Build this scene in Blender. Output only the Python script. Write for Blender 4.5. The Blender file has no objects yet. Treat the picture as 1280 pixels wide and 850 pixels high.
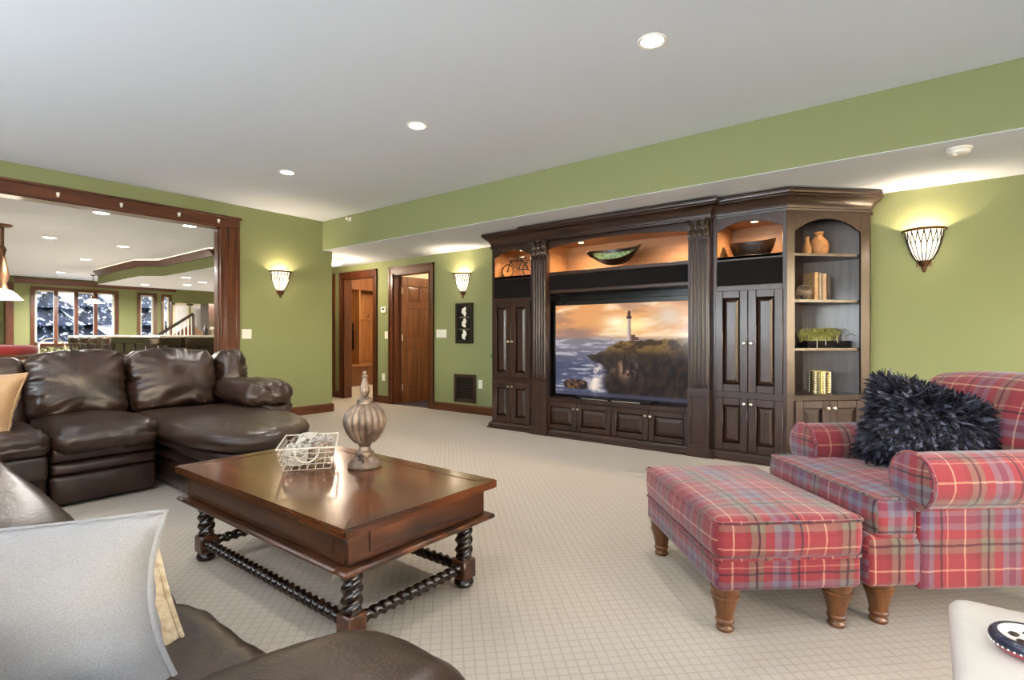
import bpy, bmesh, math, random
import numpy as np
from mathutils import Vector, Matrix, noise as mnoise
R = math.radians
PI = math.pi
random.seed(7)
C = bpy.context.scene.collection

# ------------------------------------------------------------------ camera, world, exposure
cam = bpy.data.cameras.new('camera'); cam_o = bpy.data.objects.new('camera', cam); C.objects.link(cam_o)
cam_o.location = (0, 0, 1.08); cam_o.rotation_euler = (R(90), 0, R(37.96 - 90))
cam.sensor_fit = 'HORIZONTAL'; cam.sensor_width = 36; cam.lens = 662.7 / 1280 * 36
cam.shift_y = -4.6 / 1280; cam.clip_start = 0.02; cam.clip_end = 200
scn = bpy.context.scene; scn.camera = cam_o
scn.view_settings.view_transform = 'Standard'; scn.view_settings.look = 'None'
scn.view_settings.gamma = 1; scn.view_settings.use_curve_mapping = False
scn.view_settings.exposure = 0.6

wd = bpy.data.worlds.new('sky'); scn.world = wd; wd.use_nodes = True
nt = wd.node_tree; nt.nodes.clear()
sky = nt.nodes.new('ShaderNodeTexSky'); sky.sky_type = 'NISHITA'; sky.sun_elevation = R(24); sky.sun_rotation = R(200)
sky.sun_disc = False; sky.air_density = 1.0; sky.dust_density = 2.0
bg = nt.nodes.new('ShaderNodeBackground'); bg.inputs['Strength'].default_value = 1.0
wo = nt.nodes.new('ShaderNodeOutputWorld')
nt.links.new(sky.outputs[0], bg.inputs[0]); nt.links.new(bg.outputs[0], wo.inputs[0])

def area(name, loc, rot, sx, sy, power, col=(1, 1, 1), shape='RECTANGLE', spread=180):
    l = bpy.data.lights.new(name, 'AREA'); l.shape = shape; l.size = sx; l.size_y = sy
    l.energy = power; l.color = col; l.spread = R(spread)
    o = bpy.data.objects.new(name, l); C.objects.link(o); o.location = loc; o.rotation_euler = rot
    return o
def point(name, loc, power, col=(1, 1, 1), r=0.03):
    l = bpy.data.lights.new(name, 'POINT'); l.energy = power; l.color = col; l.shadow_soft_size = r
    o = bpy.data.objects.new(name, l); C.objects.link(o); o.location = loc
    return o
def spot(name, loc, power, col, angle=120, blend=0.6, r=0.04, rot=(0, 0, 0)):
    l = bpy.data.lights.new(name, 'SPOT'); l.energy = power; l.color = col; l.spot_size = R(angle); l.spot_blend = blend; l.shadow_soft_size = r
    o = bpy.data.objects.new(name, l); C.objects.link(o); o.location = loc; o.rotation_euler = rot
    return o

DAY = (0.84, 0.92, 1.0); WARM = (1.0, 0.79, 0.60); LAMP = (1.0, 0.94, 0.88)
CEIL = 2.709; SOF = 2.296
XL, YF = -3.2, -3.6            # wall_left, wall_front planes (behind the camera)
# daylight lamps at unseen windows, tilted up as added fill for the ceiling
for yc in (-1.6, 1.0, 3.6):
    area('window_fill_uplight', (XL + .06, yc, 1.45), (R(142), 0, R(-90)), 1.9, 1.5, 70 if yc < 0 else 185, DAY)
for xc in (-1.0, 1.6, 4.0):
    area('window_fill_uplight', (xc, YF + .06, 1.45), (R(142), 0, 0), 1.7, 1.5, 10, DAY)

# ------------------------------------------------------------------ materials
def lin(v):
    v = v / 255.0
    return v / 12.92 if v <= 0.04045 else ((v + 0.055) / 1.055) ** 2.4
def col(r, g, b): return (lin(r), lin(g), lin(b), 1)

class NT:
    def __init__(self, name):
        m = bpy.data.materials.new(name); m.use_nodes = True
        self.m = m; self.t = m.node_tree; self.n = self.t.nodes; self.L = self.t.links
        self.b = self.n['Principled BSDF']
    def new(self, typ, **kw):
        n = self.n.new(typ)
        for k, v in kw.items(): setattr(n, k, v)
        return n
    def link(self, a, b): self.L.new(a, b)
    def coords(self, kind='Object', scale=(1, 1, 1), rot=(0, 0, 0)):
        tc = self.new('ShaderNodeTexCoord'); mp = self.new('ShaderNodeMapping')
        mp.inputs['Scale'].default_value = scale; mp.inputs['Rotation'].default_value = rot
        self.link(tc.outputs[kind], mp.inputs[0]); return mp.outputs[0]
    def noise(self, vec, scale, detail=3, rough=0.55, dist=0):
        n = self.new('ShaderNodeTexNoise'); n.inputs['Scale'].default_value = scale; n.inputs['Detail'].default_value = detail
        n.inputs['Roughness'].default_value = rough; n.inputs['Distortion'].default_value = dist
        self.link(vec, n.inputs['Vector']); return n.outputs[0]
    def ramp(self, fac, stops, interp='LINEAR'):
        r = self.new('ShaderNodeValToRGB'); e = r.color_ramp; e.interpolation = interp
        while len(e.elements) > 1: e.elements.remove(e.elements[0])
        e.elements[0].position = stops[0][0]; e.elements[0].color = stops[0][1]
        for p, c in stops[1:]:
            x = e.elements.new(p); x.color = c
        self.link(fac, r.inputs[0]); return r.outputs[0]
    def math(self, op, a, b=None, c=None):
        n = self.new('ShaderNodeMath', operation=op)
        for i, v in enumerate((a, b, c)):
            if v is None: continue
            if isinstance(v, (int, float)): n.inputs[i].default_value = v
            else: self.link(v, n.inputs[i])
        return n.outputs[0]
    def mix(self, f, a, b, mode='MIX'):
        n = self.new('ShaderNodeMix', data_type='RGBA', blend_type=mode)
        for s, v in ((n.inputs[0], f), (n.inputs[6], a), (n.inputs[7], b)):
            if isinstance(v, (int, float)): s.default_value = v
            elif isinstance(v, tuple): s.default_value = v
            else: self.link(v, s)
        return n.outputs[2]
    def bump(self, h, strength, dist=0.01, normal=None):
        n = self.new('ShaderNodeBump'); n.inputs['Strength'].default_value = strength; n.inputs['Distance'].default_value = dist
        self.link(h, n.inputs['Height'])
        if normal is not None: self.link(normal, n.inputs['Normal'])
        self.link(n.outputs[0], self.b.inputs['Normal']); return n.outputs[0]
    def set(self, color=None, rough=None, metal=None, spec=None, coat=None, sheen=None):
        b = self.b
        if color is not None:
            if isinstance(color, tuple): b.inputs['Base Color'].default_value = color
            else: self.link(color, b.inputs['Base Color'])
        if rough is not None: b.inputs['Roughness'].default_value = rough
        if metal is not None: b.inputs['Metallic'].default_value = metal
        if spec is not None: b.inputs['Specular IOR Level'].default_value = spec
        if coat is not None: b.inputs['Coat Weight'].default_value = coat; b.inputs['Coat Roughness'].default_value = .12
        if sheen is not None: b.inputs['Sheen Weight'].default_value = sheen
        return self.m

def plain(name, c, rough=.5, metal=0, spec=.5, coat=0, var=.06, scale=18):
    n = NT(name); v = n.coords(); f = n.noise(v, scale)
    d = tuple(max(0, x * (1 - var * 2)) for x in c[:3]) + (1,); e = tuple(min(1, x * (1 + var * 2)) for x in c[:3]) + (1,)
    return n.set(n.ramp(f, [(.3, d), (.7, e)]), rough, metal, spec, coat)
def emit(name, c, strength):
    n = NT(name); n.set(c, .6)
    n.b.inputs['Emission Color'].default_value = c; n.b.inputs['Emission Strength'].default_value = strength
    return n.m
def wood(name, dark, mid, light, rough=.35, axis='z', coat=.25, scale=1.0, bump=.08, mot=.35):
    n = NT(name); s = {'z': (1, 1, .07), 'x': (.07, 1, 1), 'y': (1, .07, 1)}[axis]
    v = n.coords(scale=tuple(k * scale for k in s))
    f = n.noise(v, 26, 5, .6, .6); g = n.noise(n.coords(), 2.2 if mot < .5 else 6.0, 3)
    c1 = n.ramp(f, [(.28, dark), (.5, mid), (.75, light)])
    c2 = n.mix(n.math('MULTIPLY', g, mot), c1, dark)
    n.bump(f, bump, .004)
    return n.set(c2, rough, coat=coat)
def paint(name, c, rough=.75, bump=.05):
    n = NT(name); v = n.coords(); f = n.noise(v, 160, 3); g = n.noise(v, .9, 2)
    d = tuple(x * .95 for x in c[:3]) + (1,)
    n.bump(f, bump, .003)
    return n.set(n.mix(g, c, d), rough, spec=.25)

M = {}
M['green'] = paint('green_wall_paint', col(133, 138, 95))
M['ceil'] = paint('white_ceiling_paint', col(221, 227, 234), .9, .12)
M['cream'] = paint('cream_paint', col(226, 214, 184))
M['white'] = plain('white_plastic', col(232, 228, 216), .4, var=.02)
M['whitedoor'] = plain('white_door_paint', col(225, 225, 222), .45, var=.02)
M['trim'] = wood('cherry_trim_wood', col(54, 23, 8), col(88, 42, 15), col(112, 58, 24), .4)
M['trimh'] = wood('cherry_trim_wood_level', col(54, 23, 8), col(88, 42, 15), col(112, 58, 24), .4, 'x')
M['trimy'] = wood('cherry_trim_wood_side', col(54, 23, 8), col(88, 42, 15), col(112, 58, 24), .4, 'y')
M['door'] = wood('door_wood', col(78, 42, 20), col(112, 66, 34), col(136, 86, 46), .38)
M['locker'] = wood('locker_wood', col(120, 72, 34), col(150, 98, 50), col(172, 120, 66), .5)
M['ec'] = wood('walnut_cabinet_wood', col(32, 18, 11), col(50, 30, 20), col(66, 41, 28), .34, coat=.1)
M['ech'] = wood('walnut_cabinet_wood_level', col(32, 18, 11), col(50, 30, 20), col(66, 41, 28), .34, 'x', coat=.1)
M['niche'] = wood('niche_lining_wood', col(142, 96, 58), col(166, 116, 72), col(182, 132, 88), .5, 'x')
M['gray_back'] = wood('bookcase_back_wood', col(84, 76, 72), col(100, 92, 88), col(112, 104, 100), .55)
M['speaker'] = plain('black_speaker_cloth', col(24, 22, 22), .95, spec=.1, scale=300)
M['black'] = plain('black_gloss_plastic', col(14, 13, 13), .25)
M['matte'] = plain('dark_metal', col(46, 40, 36), .45, .6)
M['nickel'] = plain('brushed_nickel', col(196, 188, 174), .3, 1)
M['bronze'] = plain('bronze_metal', col(104, 74, 52), .42, .8)
M['iron'] = plain('dark_iron', col(58, 48, 42), .5, .5)
M['puck'] = emit('puck_lamp_glow', (1, .82, .55, 1), 14)
M['lens'] = emit('recessed_lamp_glow', (1, .96, .88, 1), 9)
M['pend'] = emit('pendant_glass_glow', (1, .90, .72, 1), 1.6)
M['cove'] = emit('cove_glow', (1, .84, .6, 1), 2.5)
M['flush'] = emit('flush_lamp_glow', (1, .94, .82, 1), 2.2)
# glass: thin clear window pane
n = NT('window_glass'); n.set((.95, .97, 1, 1), .02); n.b.inputs['Transmission Weight'].default_value = 1; n.b.inputs['IOR'].default_value = 1.05; M['glass'] = n.m
n = NT('snow'); n.bump(n.noise(n.coords(), 3, 4), .4, .1); M['snow'] = n.set(col(236, 240, 248), .8)
n = NT('evergreen'); f = n.noise(n.coords(), 6, 4); M['evergreen'] = n.set(n.ramp(f, [(.3, col(24, 30, 42)), (.58, col(52, 60, 74)), (.64, col(220, 226, 236))]), .9)
M['bark'] = plain('bark', col(70, 58, 48), .9)

# sconce glass: glowing ivory shade
M['shade'] = emit('sconce_glass_glow', (1, .89, .70, 1), .85)

# carpet: diamond lattice loop pile
n = NT('beige_carpet'); tc = n.new('ShaderNodeTexCoord'); sp = n.new('ShaderNodeSeparateXYZ'); n.link(tc.outputs['Object'], sp.inputs[0])
x, y = sp.outputs[0], sp.outputs[1]
def tri(e): return n.math('ABSOLUTE', n.math('SUBTRACT', n.math('FRACT', e), .5))
u = n.math('MULTIPLY', n.math('ADD', x, y), 19.0); w = n.math('MULTIPLY', n.math('SUBTRACT', x, y), 19.0)
l1 = n.math('SMOOTH_MIN', tri(u), tri(w), .05)
line = n.new('ShaderNodeMapRange'); line.interpolation_type = 'SMOOTHSTEP'; n.link(l1, line.inputs[0]); line.inputs[1].default_value = 0.0; line.inputs[2].default_value = .13
fine = n.noise(tc.outputs['Object'], 420, 2); big = n.noise(tc.outputs['Object'], 1.3, 3)
base = n.ramp(fine, [(.25, col(164, 153, 139)), (.75, col(191, 182, 169))])
base = n.mix(n.math('MULTIPLY', big, .3), base, col(170, 154, 130))
cc = n.mix(line.outputs[0], n.mix(.4, base, col(134, 122, 104)), base)
h = n.math('ADD', n.math('MULTIPLY', fine, .6), n.math('MULTIPLY', line.outputs[0], .6))
n.bump(h, .4, .004); M['carpet'] = n.set(cc, .95, spec=.12, sheen=.15)

# leather
n = NT('brown_leather'); v = n.coords(); big = n.noise(v, 5, 4, .6, .4); fine = n.noise(v, 130, 3); vor = n.new('ShaderNodeTexVoronoi'); vor.inputs['Scale'].default_value = 170; n.link(v, vor.inputs['Vector'])
c1 = n.ramp(big, [(.3, col(37, 24, 18)), (.7, col(57, 40, 31))])
hh = n.math('ADD', n.math('MULTIPLY', big, .8), n.math('MULTIPLY', vor.outputs[0], .05))
n.bump(hh, .35, .02); M['leather'] = n.set(c1, .33, spec=.5, coat=.0)

# plaid (UV in metres): warp and weft averaged
n = NT('red_plaid_fabric'); tc = n.new('ShaderNodeTexCoord'); sp = n.new('ShaderNodeSeparateXYZ'); n.link(tc.outputs['UV'], sp.inputs[0])
RED = col(124, 40, 46); RD2 = col(106, 33, 40); NAVY = col(18, 17, 30); OLV = col(96, 98, 80); BLU = col(92, 98, 110); CRM = col(190, 152, 120); CR2 = col(176, 118, 98); PUR = col(74, 52, 74)
def bands(k):
    st = [(0.0, RED), (.105, CRM), (.122, RED), (.24, RD2), (.30, OLV), (.37, NAVY), (.395, OLV), (.45, RED), (.55, BLU), (.62, PUR), (.70, BLU), (.76, RED), (.83, NAVY), (.855, RED), (.90, CR2), (.915, RED)]
    return n.ramp(n.math('FRACT', n.math('MULTIPLY', k, 1 / .34)), st, 'CONSTANT')
wob = n.noise(tc.outputs['UV'], 14, 2); wob = n.math('MULTIPLY', n.math('SUBTRACT', wob, .5), .012)
cu = bands(n.math('ADD', sp.outputs[0], wob)); cv = bands(n.math('ADD', n.math('ADD', sp.outputs[1], .06), wob))
thr = n.noise(tc.outputs['UV'], 500, 2)
def dark(k):
    return n.ramp(n.math('FRACT', n.math('MULTIPLY', k, 1 / .34)), [(0, (0, 0, 0, 1)), (.37, (1, 1, 1, 1)), (.395, (0, 0, 0, 1)), (.83, (1, 1, 1, 1)), (.855, (0, 0, 0, 1))], 'CONSTANT')
c = n.mix(.45, cu, cv)
c = n.mix(n.math('MULTIPLY', dark(n.math('ADD', sp.outputs[0], wob)), .5), c, NAVY)
c = n.mix(n.math('MULTIPLY', dark(n.math('ADD', n.math('ADD', sp.outputs[1], .06), wob)), .45), c, NAVY); c = n.mix(n.math('MULTIPLY', thr, .25), c, RED)
n.bump(thr, .35, .003); M['plaid'] = n.set(c, .85, spec=.2, sheen=.25)

def fabric(name, a, b, scale=240, rough=.9, bump=.4):
    n = NT(name); v = n.coords(); f = n.noise(v, scale, 2); g = n.noise(v, 9, 3)
    n.bump(f, bump, .004); return n.set(n.mix(n.math('MULTIPLY', g, .4), n.ramp(f, [(.3, a), (.7, b)]), a), rough, spec=.2, sheen=.2)
M['linen'] = fabric('grey_linen', col(136, 133, 132), col(158, 156, 156), 420, .9, .35)
M['creamweave'] = fabric('cream_woven_fabric', col(176, 152, 118), col(226, 208, 176), 60)
M['tan'] = fabric('tan_fabric', col(144, 110, 76), col(178, 144, 106))
M['yarn'] = fabric('tan_yarn', col(160, 108, 56), col(206, 152, 92))
n = NT('charcoal_feather'); gn = n.new('ShaderNodeNewGeometry')
M['fur'] = n.set(n.ramp(gn.outputs['Random Per Island'], [(.0, col(16, 16, 21)), (.6, col(36, 36, 45)), (.88, col(58, 58, 71)), (1.0, col(98, 98, 114))]), .7, spec=.25)
M['legwood'] = wood('honey_turned_wood', col(74, 40, 16), col(102, 60, 27), col(126, 80, 42), .35)
M['top'] = wood('table_top_wood', col(50, 25, 11), col(104, 56, 27), col(140, 86, 46), .2, 'y', .3, .6, mot=.8)
M['apron'] = wood('table_apron_wood', col(30, 17, 10), col(84, 44, 20), col(134, 78, 38), .3, 'y', .25, .7, mot=.95)
M['twist'] = plain('dark_turned_wood', col(34, 21, 15), .24, coat=.3)
n = NT('antique_silver_bronze'); v = n.coords(); f = n.noise(v, 22, 4); M['finial'] = n.set(n.ramp(f, [(.3, col(74, 57, 46)), (.7, col(138, 118, 100))]), .38, .35)
M['wire'] = plain('white_wire', col(204, 194, 178), .5)
M['wicker'] = plain('white_wicker', col(196, 190, 180), .8)
M['wicker2'] = plain('natural_wicker', col(150, 132, 114), .8)
M['bowlwood'] = wood('dark_bowl_wood', col(26, 16, 10), col(44, 27, 17), col(66, 42, 26), .3, 'x')
M['clay'] = plain('clay_vase', col(176, 124, 76), .6, var=.12)
M['leaf'] = plain('olive_leaf', col(140, 140, 72), .6, var=.2)
M['leafd'] = plain('green_leaf', col(86, 120, 58), .5, var=.2)
M['slate'] = plain('slate_tile', col(58, 60, 66), .4, var=.15, scale=6)
M['offwhite'] = plain('off_white_lacquer', col(200, 194, 186), .3, var=.02)
M['redfelt'] = fabric('red_felt', col(150, 44, 48), col(176, 62, 64))
M['stone'] = plain('pale_bar_top', col(216, 206, 190), .3)
M['snowyglass'] = plain('painted_glass', col(150, 170, 120), .15, var=.3, scale=30)

# ------------------------------------------------------------------ mesh helpers
def obj(name, bm, m, parent=None, loc=(0, 0, 0), rot=(0, 0, 0), off=False, angle=38, flip=True):
    if flip: bmesh.ops.recalc_face_normals(bm, faces=bm.faces)
    me = bpy.data.meshes.new(name); bm.to_mesh(me); bm.free()
    for p in me.polygons: p.use_smooth = True
    me.set_sharp_from_angle(angle=R(angle))
    me.materials.append(m)
    o = bpy.data.objects.new(name, me); C.objects.link(o)
    o.rotation_euler = rot
    if parent is not None:
        o.parent = parent
        l = Vector(loc) - (parent.location if off else Vector())
        o.location = l
    else: o.location = loc
    return o
def tag(o, label=None, cat=None, group=None, kind=None):
    if label: o['label'] = label
    if cat: o['category'] = cat
    if group: o['group'] = group
    if kind: o['kind'] = kind
    return o
def thing(name, label, cat, loc=(0, 0, 0), rotz=0, group=None):
    o = bpy.data.objects.new(name, None); C.objects.link(o); o.location = loc; o.rotation_euler = (0, 0, rotz); o.empty_display_size = .1
    return tag(o, label, cat, group)
def struct(name, bm, m, **kw):
    o = obj(name, bm, m, **kw); o['kind'] = 'structure'; return o
def dup(root, loc=None, rotz=None, label=None):
    r = root.copy(); C.objects.link(r)
    if loc is not None: r.location = loc
    if rotz is not None: r.rotation_euler = (0, 0, rotz)
    if label: r['label'] = label
    for ch in list(root.children):
        c = ch.copy(); C.objects.link(c); c.parent = r
        for g in ch.children:
            d = g.copy(); C.objects.link(d); d.parent = c
    return r
B = bmesh.new
def box(bm, x0, x1, y0, y1, z0, z1, bev=0, seg=1):
    vs = [bm.verts.new((x, y, z)) for x in (x0, x1) for y in (y0, y1) for z in (z0, z1)]
    fs = [bm.faces.new([vs[i] for i in q]) for q in ((0, 1, 3, 2), (4, 6, 7, 5), (0, 4, 5, 1), (2, 3, 7, 6), (0, 2, 6, 4), (1, 5, 7, 3))]
    if bev:
        es = list({e for f in fs for e in f.edges})
        bmesh.ops.bevel(bm, geom=es, offset=bev, segments=seg, affect='EDGES', profile=.5)
    return bm
def bx(*a, **k): return box(B(), *a, **k)
def boxes(lst, bev=0):
    bm = B()
    for b in lst: box(bm, *b, bev=bev)
    return bm
def grid_faces(bm, rows, close_u=False, cap0=False, cap1=False):
    for i in range(len(rows) - 1):
        a, b = rows[i], rows[i + 1]; n = len(a)
        for j in range(n if close_u else n - 1):
            k = (j + 1) % n
            q = [a[j], a[k], b[k], b[j]]
            if len(set(q)) == 4: bm.faces.new(q)
            elif len(set(q)) == 3:
                s = []
                for v in q:
                    if v not in s: s.append(v)
                bm.faces.new(s)
    if cap0: bm.faces.new(rows[0][::-1])
    if cap1: bm.faces.new(rows[-1])
def lathe(prof, seg=24, c=(0, 0, 0), mod=None, a0=0, a1=2 * PI, bm=None, cap=True):
    bm = bm or B(); full = abs(a1 - a0 - 2 * PI) < 1e-6; n = seg if full else seg + 1
    rows = []
    for r, z in prof:
        row = []
        for j in range(n):
            t = a0 + (a1 - a0) * j / seg; rr = max(r, .0004)
            if mod: rr = mod(rr, t, z)
            row.append(bm.verts.new((c[0] + rr * math.cos(t), c[1] + rr * math.sin(t), c[2] + z)))
        rows.append(row)
    grid_faces(bm, rows, full, cap and full, cap and full)
    return bm
def tube(pts, r, seg=8, bm=None, closed=False, mod=None):
    bm = bm or B(); pts = [Vector(p) for p in pts]; n = len(pts); rows = []
    up = Vector((0, 0, 1)); prev = None
    for i, p in enumerate(pts):
        if closed: t = pts[(i + 1) % n] - pts[i - 1]
        else: t = pts[min(i + 1, n - 1)] - pts[max(i - 1, 0)]
        t.normalize()
        if prev is None:
            a = t.cross(up)
            if a.length < .1: a = t.cross(Vector((1, 0, 0)))
        else: a = prev - t * prev.dot(t)
        a.normalize(); prev = a; b = t.cross(a)
        rr = r[i] if isinstance(r, (list, tuple)) else r
        row = []
        for j in range(seg):
            th = 2 * PI * j / seg; q = rr if mod is None else mod(rr, th, i)
            row.append(bm.verts.new(p + (a * math.cos(th) + b * math.sin(th)) * q))
        rows.append(row)
    if closed: rows.append(rows[0])
    grid_faces(bm, rows, True, not closed, not closed)
    return bm
def rbox(sx, sy, sz, r, m=6, k=3, fn=None, c=(0, 0, 0), bm=None):
    """rounded box, centred, with fn(Vector in unit -1..1 coords, Vector pos) -> pos"""
    own = B(); hs = (sx / 2, sy / 2, sz / 2)
    ax = []
    for h in hs:
        inn = max(h - r, 1e-4)
        pos = [r * math.tan(PI / 4 * (i + 1) / k) for i in range(k)]
        core = [-inn + 2 * inn * i / m for i in range(m + 1)]
        ax.append([-inn - p for p in pos[::-1]] + core + [inn + p for p in pos])
    def put(x, y, z):
        p = Vector((x, y, z)); q = Vector([max(-(h - r), min(h - r, v)) for v, h in zip(p, hs)])
        d = p - q
        if d.length > 1e-9: p = q + d.normalized() * r
        if fn: p = fn(Vector((p.x / hs[0], p.y / hs[1], p.z / hs[2])), p)
        return own.verts.new(p + Vector(c))
    for i in range(3):
        j, l = (i + 1) % 3, (i + 2) % 3
        for s in (ax[i][0], ax[i][-1]):
            rows = []
            for a in ax[j]:
                row = []
                for b in ax[l]:
                    v = [0, 0, 0]; v[i] = s; v[j] = a; v[l] = b; row.append(put(*v))
                rows.append(row)
            grid_faces(own, rows)
    bmesh.ops.remove_doubles(own, verts=own.verts, dist=1e-5)
    if bm is None: return own
    me = bpy.data.meshes.new('t'); own.to_mesh(me); own.free(); bm.from_mesh(me); bpy.data.meshes.remove(me)
    return bm
def smooth_loop(pts, per=6):
    out = []; n = len(pts)
    for i in range(n):
        p0, p1, p2, p3 = [Vector(pts[(i + d) % n]) for d in (-1, 0, 1, 2)]
        for k in range(per):
            t = k / per
            out.append(.5 * ((2 * p1) + (-p0 + p2) * t + (2 * p0 - 5 * p1 + 4 * p2 - p3) * t * t + (-p0 + 3 * p1 - 3 * p2 + p3) * t ** 3))
    return out
def blob(outline, prof, crown=.02, fn=None):
    """stack of the outline; prof = [(inset, z)]; closed with a crowned top"""
    bm = B(); n = len(outline); cx = sum(p[0] for p in outline) / n; cy = sum(p[1] for p in outline) / n
    rows = []
    def ring(ins, z, sc=1):
        row = []
        for i, p in enumerate(outline):
            a = Vector(outline[i - 1]); b = Vector(outline[(i + 1) % n]); t = (b - a).normalized(); nn = Vector((-t.y, t.x))
            d = Vector((cx - p[0], cy - p[1]))
            if nn.dot(d) < 0: nn = -nn
            q = Vector((p[0], p[1])) + nn * ins; q = Vector((cx, cy)) + (q - Vector((cx, cy))) * sc
            v = Vector((q.x, q.y, z))
            if fn: v = fn(v)
            row.append(bm.verts.new(v))
        rows.append(row)
    for ins, z in prof: ring(ins, z)
    li, lz = prof[-1]
    for s in (.85, .65, .4, .18, .02): ring(li, lz + crown * (1 - s * s), s)
    grid_faces(bm, rows, True, True, True)
    return bm
def sweep(prof, path, closed=False, ends=(None, None), bm=None):
    """prof [(out, z)], path [(x, y)] walked with the outside on the RIGHT hand; ends = virtual neighbour points"""
    bm = bm or B(); P = [Vector(p) for p in path]; n = len(P); rows = []
    for i, p in enumerate(P):
        a = P[i - 1] if i > 0 else (Vector(ends[0]) if ends[0] else None)
        b = P[i + 1] if i < n - 1 else (Vector(ends[1]) if ends[1] else None)
        ds = []
        if a is not None: ds.append((p - a).normalized())
        if b is not None: ds.append((b - p).normalized())
        ns = [Vector((d.y, -d.x)) for d in ds]
        if len(ns) == 2:
            mm = (ns[0] + ns[1]).normalized(); sc = 1 / max(.3, mm.dot(ns[0]))
        else: mm = ns[0]; sc = 1
        rows.append([bm.verts.new((p.x + mm.x * o * sc, p.y + mm.y * o * sc, z)) for o, z in prof])
    grid_faces(bm, rows, True, True, True)
    return bm
def boxuv(o, sc=1.0, du=0, dv=0):
    me = o.data; uv = me.uv_layers.new(name='uv')
    for p in me.polygons:
        nx, ny, nz = (abs(v) for v in p.normal)
        for li in p.loop_indices:
            v = me.vertices[me.loops[li].vertex_index].co
            if nz >= nx and nz >= ny: q = (v.x, v.y)
            elif nx >= ny: q = (v.z, v.y)
            else: q = (v.x, v.z)
            uv.data[li].uv = (q[0] * sc + du, q[1] * sc + dv)
def ball(r, c=(0, 0, 0), bm=None, seg=10, sz=1):
    return lathe([(r * math.sin(PI * i / seg), -r * sz * math.cos(PI * i / seg)) for i in range(seg + 1)], seg * 2 - 4, c, bm=bm)
def xf(bm, mat):
    bmesh.ops.transform(bm, matrix=mat, verts=bm.verts); return bm
def nz3(p, s, seed=0): return mnoise.noise(Vector(p) * s + Vector((seed * 7.3, seed * 3.1, seed * 5.7)))

# ------------------------------------------------------------------ the room shell
XR, YB, YB2, YFAR = 5.5, 6.745, 6.9, 19.3
tag(struct('floor', bx(XL - .1, 10.5, YF - .1, 19.5, -.12, 0), M['carpet']), 'beige carpet with a fine diamond lattice')
tag(struct('ceiling', bx(XL - .1, 10.5, YF - .1, 19.5, CEIL, CEIL + .1), M['ceil']), 'flat white ceiling')
# wall_right with two door openings beyond the cabinet
wr = boxes([(XR, XR + .14, YF, 5.856, 0, CEIL), (XR, XR + .14, 5.856, 6.684, 2.07, CEIL), (XR, XR + .14, 6.684, 7.18, 0, CEIL),
            (XR, XR + .14, 7.18, 8.02, 2.09, CEIL), (XR, XR + .14, 8.02, 10.2, 0, CEIL)])
struct('wall_right', wr, M['green'])
OX = 2.9
struct('wall_back', boxes([(3.02, 4.43, YB, YB2, 0, CEIL), (-1.7, 3.02, YB, YB2, 2.43, CEIL), (XL, -1.7, YB, YB2, 0, CEIL)]), M['green'])
# soffit over the cabinet side; its underside is white
struct('wall_soffit', bx(4.278, XR + .1, YF, YB + .001, SOF + .004, CEIL - .001), M['green'])
struct('ceiling_soffit', boxes([(4.2785, XR, YF, YB, SOF, SOF + .004), (4.43, XR, YB, 10.2, SOF, SOF + .03)]), M['ceil'])
struct('wall_hall', boxes([(4.31, 4.43, YB2, 10.2, 0, CEIL), (4.31, XR, 10.2, 10.3, 0, CEIL)]), M['green'])
# walls behind the camera, with unseen windows added to carry the daylight lamps
def holed_wall(name, axis, plane, thick, a0, a1, holes, z0, z1, m):
    lst = []; cur = a0
    for h0, h1 in holes + [(a1, a1)]:
        lst.append((cur, h0, 0, CEIL))
        if h1 > h0: lst += [(h0, h1, 0, z0), (h0, h1, z1, CEIL)]
        cur = h1
    if axis == 'y': return struct(name, boxes([(plane, plane + thick, a, b, c, d) for a, b, c, d in lst if b > a]), m)
    return struct(name, boxes([(a, b, plane, plane + thick, c, d) for a, b, c, d in lst if b > a]), m)
WL = [(-2.55, -.65), (.05, 1.95), (2.65, 4.55)]
WF = [(-1.85, -.15), (.75, 2.45), (3.15, 4.85)]
holed_wall('wall_left', 'y', XL, -.14, YF, 19.4, WL, .7, 2.2, M['green'])
holed_wall('wall_front', 'x', YF, -.14, XL, XR, WF, .7, 2.2, M['green'])
win_n = [0]
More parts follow.
